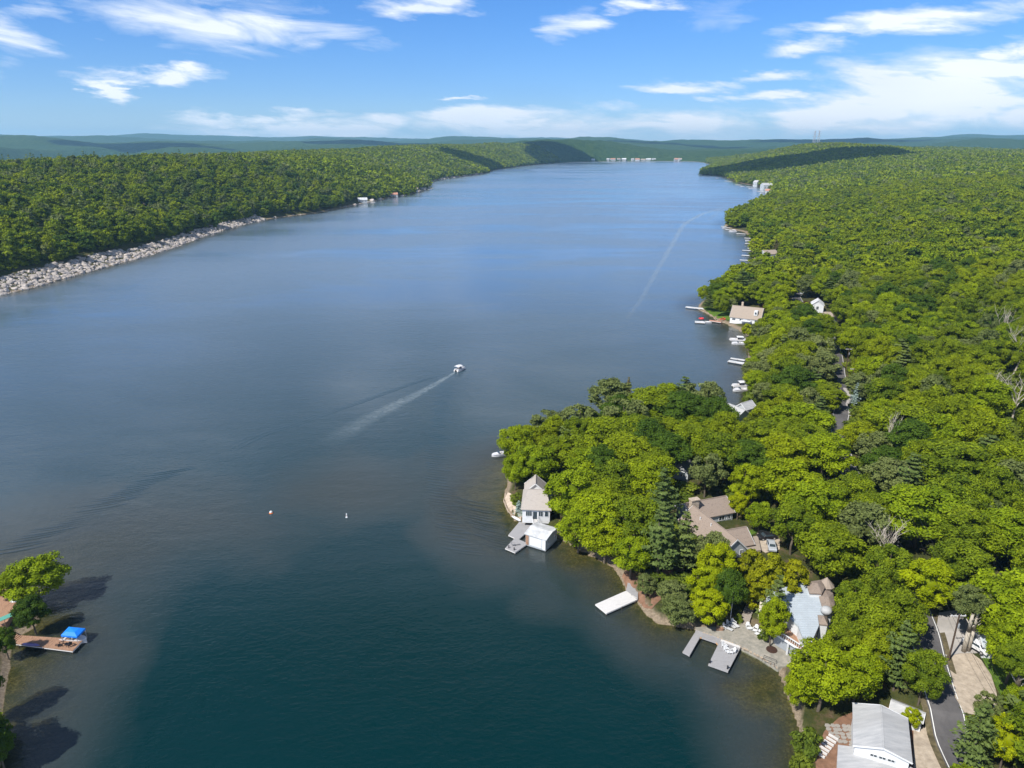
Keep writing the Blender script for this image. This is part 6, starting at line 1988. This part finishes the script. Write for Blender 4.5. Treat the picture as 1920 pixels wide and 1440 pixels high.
for (x_, lb) in ((1526, 'left hand power pylon on the far hilltop'), (1534, 'right hand power pylon on the far hilltop')):
    p_ = None
    t_ = np.linspace(2000, 3200, 600); u_x = (x_ - 960) / F
    X = u_x * t_ * 1.0; Yv = t_ * (math.cos(P) + .34 * math.sin(P)); Gh = ground_h(X, Yv)
    k = int(np.argmax((Gh + 0 - 90) / t_)); px0, py0 = float(X[k]), float(Yv[k])
    rt = root('pylon', (px0, py0, float(Gh[k])), lb, 'pylon')
    m = MB(); Hh = 58
    for sx in (-1, 1):
        for sy in (-1, 1): m.bar((sx * 5, sy * 5, 0), (sx * .9, sy * .9, Hh), .7)
    for z_ in range(0, 56, 8):
        w = 5 - 4.1 * z_ / Hh; w2 = 5 - 4.1 * (z_ + 8) / Hh
        for a, b, c, d in ((-1, -1, 1, -1), (1, -1, 1, 1), (1, 1, -1, 1), (-1, 1, -1, -1)): m.bar((a * w, b * w, z_), (c * w2, d * w2, z_ + 8), .4)
    m.build('lattice', M_alu, rt)
    for z_, w in ((38, 9), (46, 8), (54, 6)): MB().bar((-w, 0, z_), (w, 0, z_), .8).build('crossarm', M_alu, rt)


def dead_tree(label, x_, y_, H, seed, lean=0.0, spread=1.0, z=None):
    rng = random.Random(seed)
    p_ = on_ground(x_, y_)
    rt = root('dead_tree', p_, label, 'dead tree')
    def branch(m, a, dr, L, r, depth):
        q = a; n = 4
        for k in range(n):
            nd = (dr + Vector((rng.uniform(-.16, .16), rng.uniform(-.16, .16), rng.uniform(-.05, .12)))).normalized()
            b = q + nd * L / n
            m.tube(q, b, r * (1 - .18 * k), r * (1 - .18 * (k + 1)), 6, caps=False); q = b; dr = nd
            if depth > 0 and k > 0:
                for _ in range(2 if depth > 1 else 1):
                    ax = Vector((rng.uniform(-1, 1), rng.uniform(-1, 1), rng.uniform(.1, .7))).normalized()
                    branch(m, q, (dr * .5 + ax * .9 * spread).normalized(), L * rng.uniform(.35, .6), r * .42, depth - 1)
    m = MB(); m.tube((0, 0, -1), (lean * H * .5, 0, H * .55), .34, .22, 8); m.build('trunk', M_dead, rt)
    for k in range(5):
        m = MB(); a = 2 * math.pi * k / 5 + rng.uniform(-.4, .4)
        branch(m, Vector((lean * H * .5, 0, H * (.40 + .035 * k))), Vector((math.cos(a) * .6 * spread, math.sin(a) * .6 * spread, 1)).normalized(), H * rng.uniform(.4, .55), .17, 2)
        m.build('limb', M_dead, rt)
    return rt


dead_tree('tall bleached dead tree at the right edge of the wood, upper one', 1893, 716, 19, 4, .25, .6)
dead_tree('broad bleached dead tree with many limbs near the right edge', 1893, 806, 17, 5, 0, 1.0)
dead_tree('thin dead tree left of the tall bleached one', 1868, 655, 14, 6, .1, .6)
dead_tree('slim dead snag left of the broad bleached tree', 1856, 775, 11, 7, .0, .7)
dead_tree('dead tree with grey twigs above the leafy trees by the metal roofed house', 1650, 1085, 11, 8, 0, .7)
dead_tree('pale bare trunk in the deep shade right of the road', 1655, 878, 13, 9, .1, .4)
for (x_, y_, x2, y2, H, r_, lb) in ((1806, 1224, 1824, 1152, 11, .42, 'pair of bare leaning trunks at the yard, left one'), (1815, 1222, 1834, 1150, 11, .32, 'pair of bare leaning trunks at the yard, right one'), (1893, 1340, 1914, 1262, 12, .55, 'thick grey trunk at the right edge of the picture')):
    p_ = on_ground(x_, y_); b = unproj(x2, y2, p_.z + H * .8)
    rt = root('bare_trunk', p_, lb, 'tree trunk')
    d_ = b - p_
    MB().tube((0, 0, -.5), d_ * .55, r_, r_ * .8, 10).tube(d_ * .55, d_, r_ * .8, r_ * .55, 10).build('trunk', M_bark if r_ > .5 else M_dead, rt, smooth=True)
    for k in range(4):
        q = d_ * (.62 + .1 * k); a = k * 2.2
        MB().tube(q, q + Vector((math.cos(a) * 1.6, math.sin(a) * 1.6, 1.7)), r_ * .3, .04, 6).build('limb', M_dead, rt)
    kk = 'olive' if r_ < .5 else 'leafy'
    cr = bpy.data.objects.new('crown', K[kk].crowns[0]); COL.objects.link(cr); cr.parent = rt
    cr.location = (d_.x * 1.12, d_.y * 1.12 + 1.5, d_.z - 3.0); cr.scale = (.5, .5, .55)

# ------------------------------------------------------------------ rocks of the left shore
BR = [stone_mesh('boulder_shape', 400 + k, 1, M_talus, .62, 2 if k < 4 else 1) for k in range(7)]
rng = np.random.default_rng(12)
shore = [unproj(*p) for p in SHORE_L[::-1]]
shore = [p for p in shore if p.y < 2600]
pts = []
for a, b in zip(shore, shore[1:]):
    L = (b - a).length; u = (b - a).normalized(); n = Vector((-u.y, u.x, 0))
    t_ = proj(a.x, a.y, 0)
    xm = (t_[0] + proj(b.x, b.y, 0)[0]) / 2
    dens = 1.0 if xm < 505 else (.10 if xm < 640 else (.35 if xm < 800 else 1.0))
    wid = 21 if xm < 300 else 16 if xm < 505 else (4 if xm < 800 else 12)
    if 240 < xm < 300: wid = 14
    for _ in range(int(L * wid * .46 * dens * (1 if a.y < 1100 else .35))):
        s = rng.random() * L; w = rng.random() ** 1.2 * wid
        size = (.5 + 2.3 * rng.random() ** 3) * (1 if a.y < 1100 else 1.8)
        c = a + u * s + n * (w - .6)
        pts.append((c.x, c.y, size))
first = unproj(0, 553)
for _ in range(500):
    s = rng.random() * 70; w = rng.random() * 18
    pts.append((first.x - s * .8 - w * .5, first.y - s * .6 + w * .8, .5 + 1.7 * rng.random() ** 2.2))
for _ in range(70):
    g_ = on_ground(rng.uniform(258, 304), rng.uniform(376, 394)); pts.append((g_.x, g_.y, rng.uniform(1.2, 3.4)))
pts = np.array(pts)
dsh = inland(pts[:, 0], pts[:, 1]); z_ = ground_h(pts[:, 0], pts[:, 1], dsh)
pxx, pyy, tt = proj(pts[:, 0], pts[:, 1], z_)
app = pts[:, 2] / tt * ((pxx > 0) & (pxx < 1920))
od = np.argsort(-app)
rest = []
for k, i in enumerate(od):
    x_, y_, s = pts[i]; zb = max(z_[i], -.3) - s * .02
    if k < 260:
        o = bpy.data.objects.new('boulder', BR[k % 4]); COL.objects.link(o)
        o.location = (x_, y_, zb); o.rotation_euler = (rng.uniform(-.35, .35), rng.uniform(-.35, .35), rng.uniform(0, 6.28)); o.scale = (s, s, s * rng.uniform(.7, 1.2))
        part_ = 'by the frame edge' if pxx[i] < 60 else 'near the frame edge' if pxx[i] < 110 else 'short of the bright bushes' if pxx[i] < 150 else 'below the bright green bushes' if pxx[i] < 260 else 'halfway along' if pxx[i] < 400 else 'toward its far end'
        big_ = 'huge' if s > 2.65 else 'large' if s > 2.3 else 'middling' if s > 1.9 else 'small'
        row_ = 'at the waterline' if dsh[i] < 4 else 'midway up the bank' if dsh[i] < 11 else 'high on the bank'
        tag(o, '%s pale boulder %s of the left shore, %s' % (big_, row_, part_), 'boulder', '%s pale boulders %s %s' % (big_, row_, part_))
    else:
        rest.append((x_, y_, zb, rng.uniform(0, 6.28), s, s * rng.uniform(.7, 1.3), rng.integers(0, 7)))
join_points('shore_rubble', np.array(rest), BR)

# ------------------------------------------------------------------ wake of the moving boat, ripples
def foam_mat():
    m, t = material('churned_water')
    uv = t.n('ShaderNodeAttribute', attribute_name='depth').outputs['Fac']
    pos = t.n('ShaderNodeNewGeometry').outputs['Position']
    n = t.noise(pos, 0.55, 6, 0.7, 0.8)
    a = t.m('MULTIPLY', t.m('MULTIPLY_ADD', t.m('SUBTRACT', n, 0.40), 2.2, 0.15, clamp=True), uv)
    d = t.n('ShaderNodeBsdfDiffuse', {'Color': (0.42, 0.50, 0.54, 1)})
    tr = t.n('ShaderNodeBsdfTransparent')
    finish(t, t.n('ShaderNodeMixShader', {0: a, 1: tr.outputs[0], 2: d.outputs[0]}).outputs[0])
    return m


M_foam = foam_mat()


def ribbon(name, px, w0, w1, a0, a1, mat, z=.006, soft=True):
    p_ = [Vector((*U(x_, y_, 0), 0)) for x_, y_ in px]
    pts = []
    for a, b in zip(p_, p_[1:]):
        for k in range(12): pts.append(a.lerp(b, k / 12))
    pts.append(p_[-1]); n = len(pts)
    for it in range(8): pts = [pts[0]] + [(pts[i - 1] + pts[i] * 2 + pts[i + 1]) / 4 for i in range(1, n - 1)] + [pts[-1]]
    V, Fc, at = [], [], []
    for i, p in enumerate(pts):
        t = (pts[min(i + 1, n - 1)] - pts[max(i - 1, 0)]).normalized(); s = Vector((t.y, -t.x, 0)); f = i / (n - 1)
        w = w0 + (w1 - w0) * f; al = (a0 + (a1 - a0) * f) * min(1, (1 - f) * 5)
        for j, q in ((-1, 0), (-.4, 1), (.4, 1), (1, 0)):
            V.append((p.x + s.x * w * j, p.y + s.y * w * j, z)); at.append(al * q)
    for i in range(n - 1):
        for j in range(3): Fc.append((i * 4 + j, i * 4 + j + 1, i * 4 + j + 5, i * 4 + j + 4))
    o = mesh_obj(name, V, Fc, mat)
    A = o.data.attributes.new('depth', 'FLOAT', 'POINT'); A.data.foreach_set('value', np.array(at, np.float32))
    o['kind'] = 'stuff'
    return o


ribbon('boat_wake', [(853, 698), (830, 712), (790, 735), (740, 760), (690, 785), (640, 815), (600, 845)], .5, 6.5, .60, .04, M_foam)
ribbon('old_wake', [(1175, 598), (1200, 565), (1228, 515), (1262, 455), (1282, 420), (1318, 400), (1380, 385)], 1.2, 5, .12, .55, M_foam, .008)
ribbon('old_wake', [(1330, 412), (1345, 400), (1352, 385), (1400, 372)], 4, 5, .16, .10, M_foam, .010)


def wave(name, px, h, w0, w1, count, gap):
    """real low waves: rounded ridges of water"""
    p_ = [Vector((*U(x_, y_, 0), 0)) for x_, y_ in px]
    pts = []
    for a, b in zip(p_, p_[1:]):
        for k in range(30): pts.append(a.lerp(b, k / 30))
    pts.append(p_[-1]); n = len(pts)
    for it in range(30): pts = [pts[0]] + [(pts[i - 1] + pts[i] * 2 + pts[i + 1]) / 4 for i in range(1, n - 1)] + [pts[-1]]
    V, Fc = [], []
    for c in range(count):
        base = len(V)
        for i, p in enumerate(pts):
            t = (pts[min(i + 1, n - 1)] - pts[max(i - 1, 0)]).normalized(); s = Vector((t.y, -t.x, 0)); f = i / (n - 1)
            w = (w0 + (w1 - w0) * f); e = math.sin(math.pi * min(1, max(0, f))) ** .4 if f > .5 else min(1, f * 8)
            hh = h * e * (1 - .25 * c); off = c * gap * (.3 + f)
            for j in range(7):
                q = -1 + j / 3; V.append((p.x + s.x * (off + w * q), p.y + s.y * (off + w * q), -.01 + hh * math.cos(q * math.pi / 2) ** 2))
        for i in range(n - 1):
            for j in range(6): Fc.append((base + i * 7 + j, base + i * 7 + j + 1, base + (i + 1) * 7 + j + 1, base + (i + 1) * 7 + j))
    me_o = mesh_obj(name, V, Fc, M_water, smooth=True)
    A = me_o.data.attributes.new('depth', 'FLOAT', 'POINT'); A.data.foreach_set('value', np.full(len(V), 9.0, np.float32))
    me_o['kind'] = 'stuff'


wave('bow_wave', [(852, 697), (800, 712), (740, 733), (680, 755), (620, 775), (560, 797), (500, 815), (430, 850)], .10, .3, .55, 3, 1.7)

def ripples(name, spine, half, tilt, step, h, w):
    V, Fc = [], []
    P0 = [Vector((*U(a, b, 0), 0)) for a, b in spine]
    rg = random.Random(int(spine[0][0])); n_ = 0
    for a, b in zip(P0, P0[1:]):
        L = (b - a).length; k = 0.0
        while k < L:
            c = a.lerp(b, k / L) + Vector((rg.uniform(-.8, .8), 0, 0)); hl = half * rg.uniform(.6, 1.1); base = len(V); hh = h * rg.uniform(.6, 1.1)
            for i in range(13):
                f = -1 + i / 6; tl = tilt + .10 * f
                q = c + Vector((math.cos(tl), math.sin(tl), 0)) * hl * f; s = Vector((-math.sin(tl), math.cos(tl), 0)); e = math.cos(f * math.pi / 2)
                for j in range(5):
                    r_ = -1 + j / 2; V.append((q.x + s.x * w * r_, q.y + s.y * w * r_, -.012 + hh * e * math.cos(r_ * math.pi / 2) ** 2))
            for i in range(12):
                for j in range(4): Fc.append((base + i * 5 + j, base + (i + 1) * 5 + j, base + (i + 1) * 5 + j + 1, base + i * 5 + j + 1))
            k += step * rg.uniform(.8, 1.25)
    o = mesh_obj(name, V, Fc, M_water, smooth=True)
    A = o.data.attributes.new('depth', 'FLOAT', 'POINT'); g_ = ground_h(np.array([v[0] for v in V]), np.array([v[1] for v in V]))
    A.data.foreach_set('value', np.maximum(-g_, 0).astype(np.float32)); o['kind'] = 'stuff'


ripples('ripple_train', [(838, 720), (822, 800), (815, 860), (822, 920), (845, 980), (870, 1040)], 5.5, R(-14), 1.6, .10, .45)
ripples('ripple_train', [(880, 940), (905, 985), (940, 1030)], 8.0, R(-24), 1.5, .09, .45)
ripples('ripple_train', [(20, 1035), (120, 985), (230, 930), (330, 880)], 9.0, R(22), 1.7, .10, .5)
# ------------------------------------------------------------------ clouds overhead, out of the picture, whose shadows lie on the hills
mc, tc_ = material('cloud_white')
finish(tc_, tc_.n('ShaderNodeMixShader', {0: 0.5, 1: tc_.n('ShaderNodeBsdfDiffuse', {'Color': (0.85, 0.86, 0.88, 1)}).outputs[0], 2: tc_.n('ShaderNodeBsdfTranslucent', {'Color': (0.85, 0.86, 0.88, 1)}).outputs[0]}).outputs[0])
for (sx_, sy_, h_, rx_, ry_, an_) in ((900, 2230, 900, 360, 210, .45), (-60, 2560, 900, 110, 200, -.1), (270, 3600, 1000, 190, 330, 0), (1550, 6600, 1500, 800, 420, .1), (-900, 6300, 1500, 750, 260, .1), (-2600, 5400, 1400, 600, 300, 0), (3200, 7200, 1600, 900, 300, 0)):
    m = MB(); rg = random.Random(int(sx_))
    cx_, cy_ = sx_ - SUN_DIR.x / -SUN_DIR.z * h_, sy_ - SUN_DIR.y / -SUN_DIR.z * h_
    for k in range(16):
        a = rg.uniform(0, 6.28); r_ = math.sqrt(rg.random()) * .75
        px0, py0 = math.cos(a) * r_ * rx_, math.sin(a) * r_ * ry_
        qx, qy = px0 * math.cos(an_) - py0 * math.sin(an_), px0 * math.sin(an_) + py0 * math.cos(an_)
        s_ = rg.uniform(.35, .55)
        m.add([(cx_ + qx + v[0] * rx_ * s_, cy_ + qy + v[1] * ry_ * s_ * 1.1, h_ + v[2] * 60 + rg.uniform(-8, 8)) for v in ICO2[0]], [tuple(f) for f in ICO2[1].tolist()])
    o = m.build('cloud', mc, None, smooth=True); o['kind'] = 'stuff'
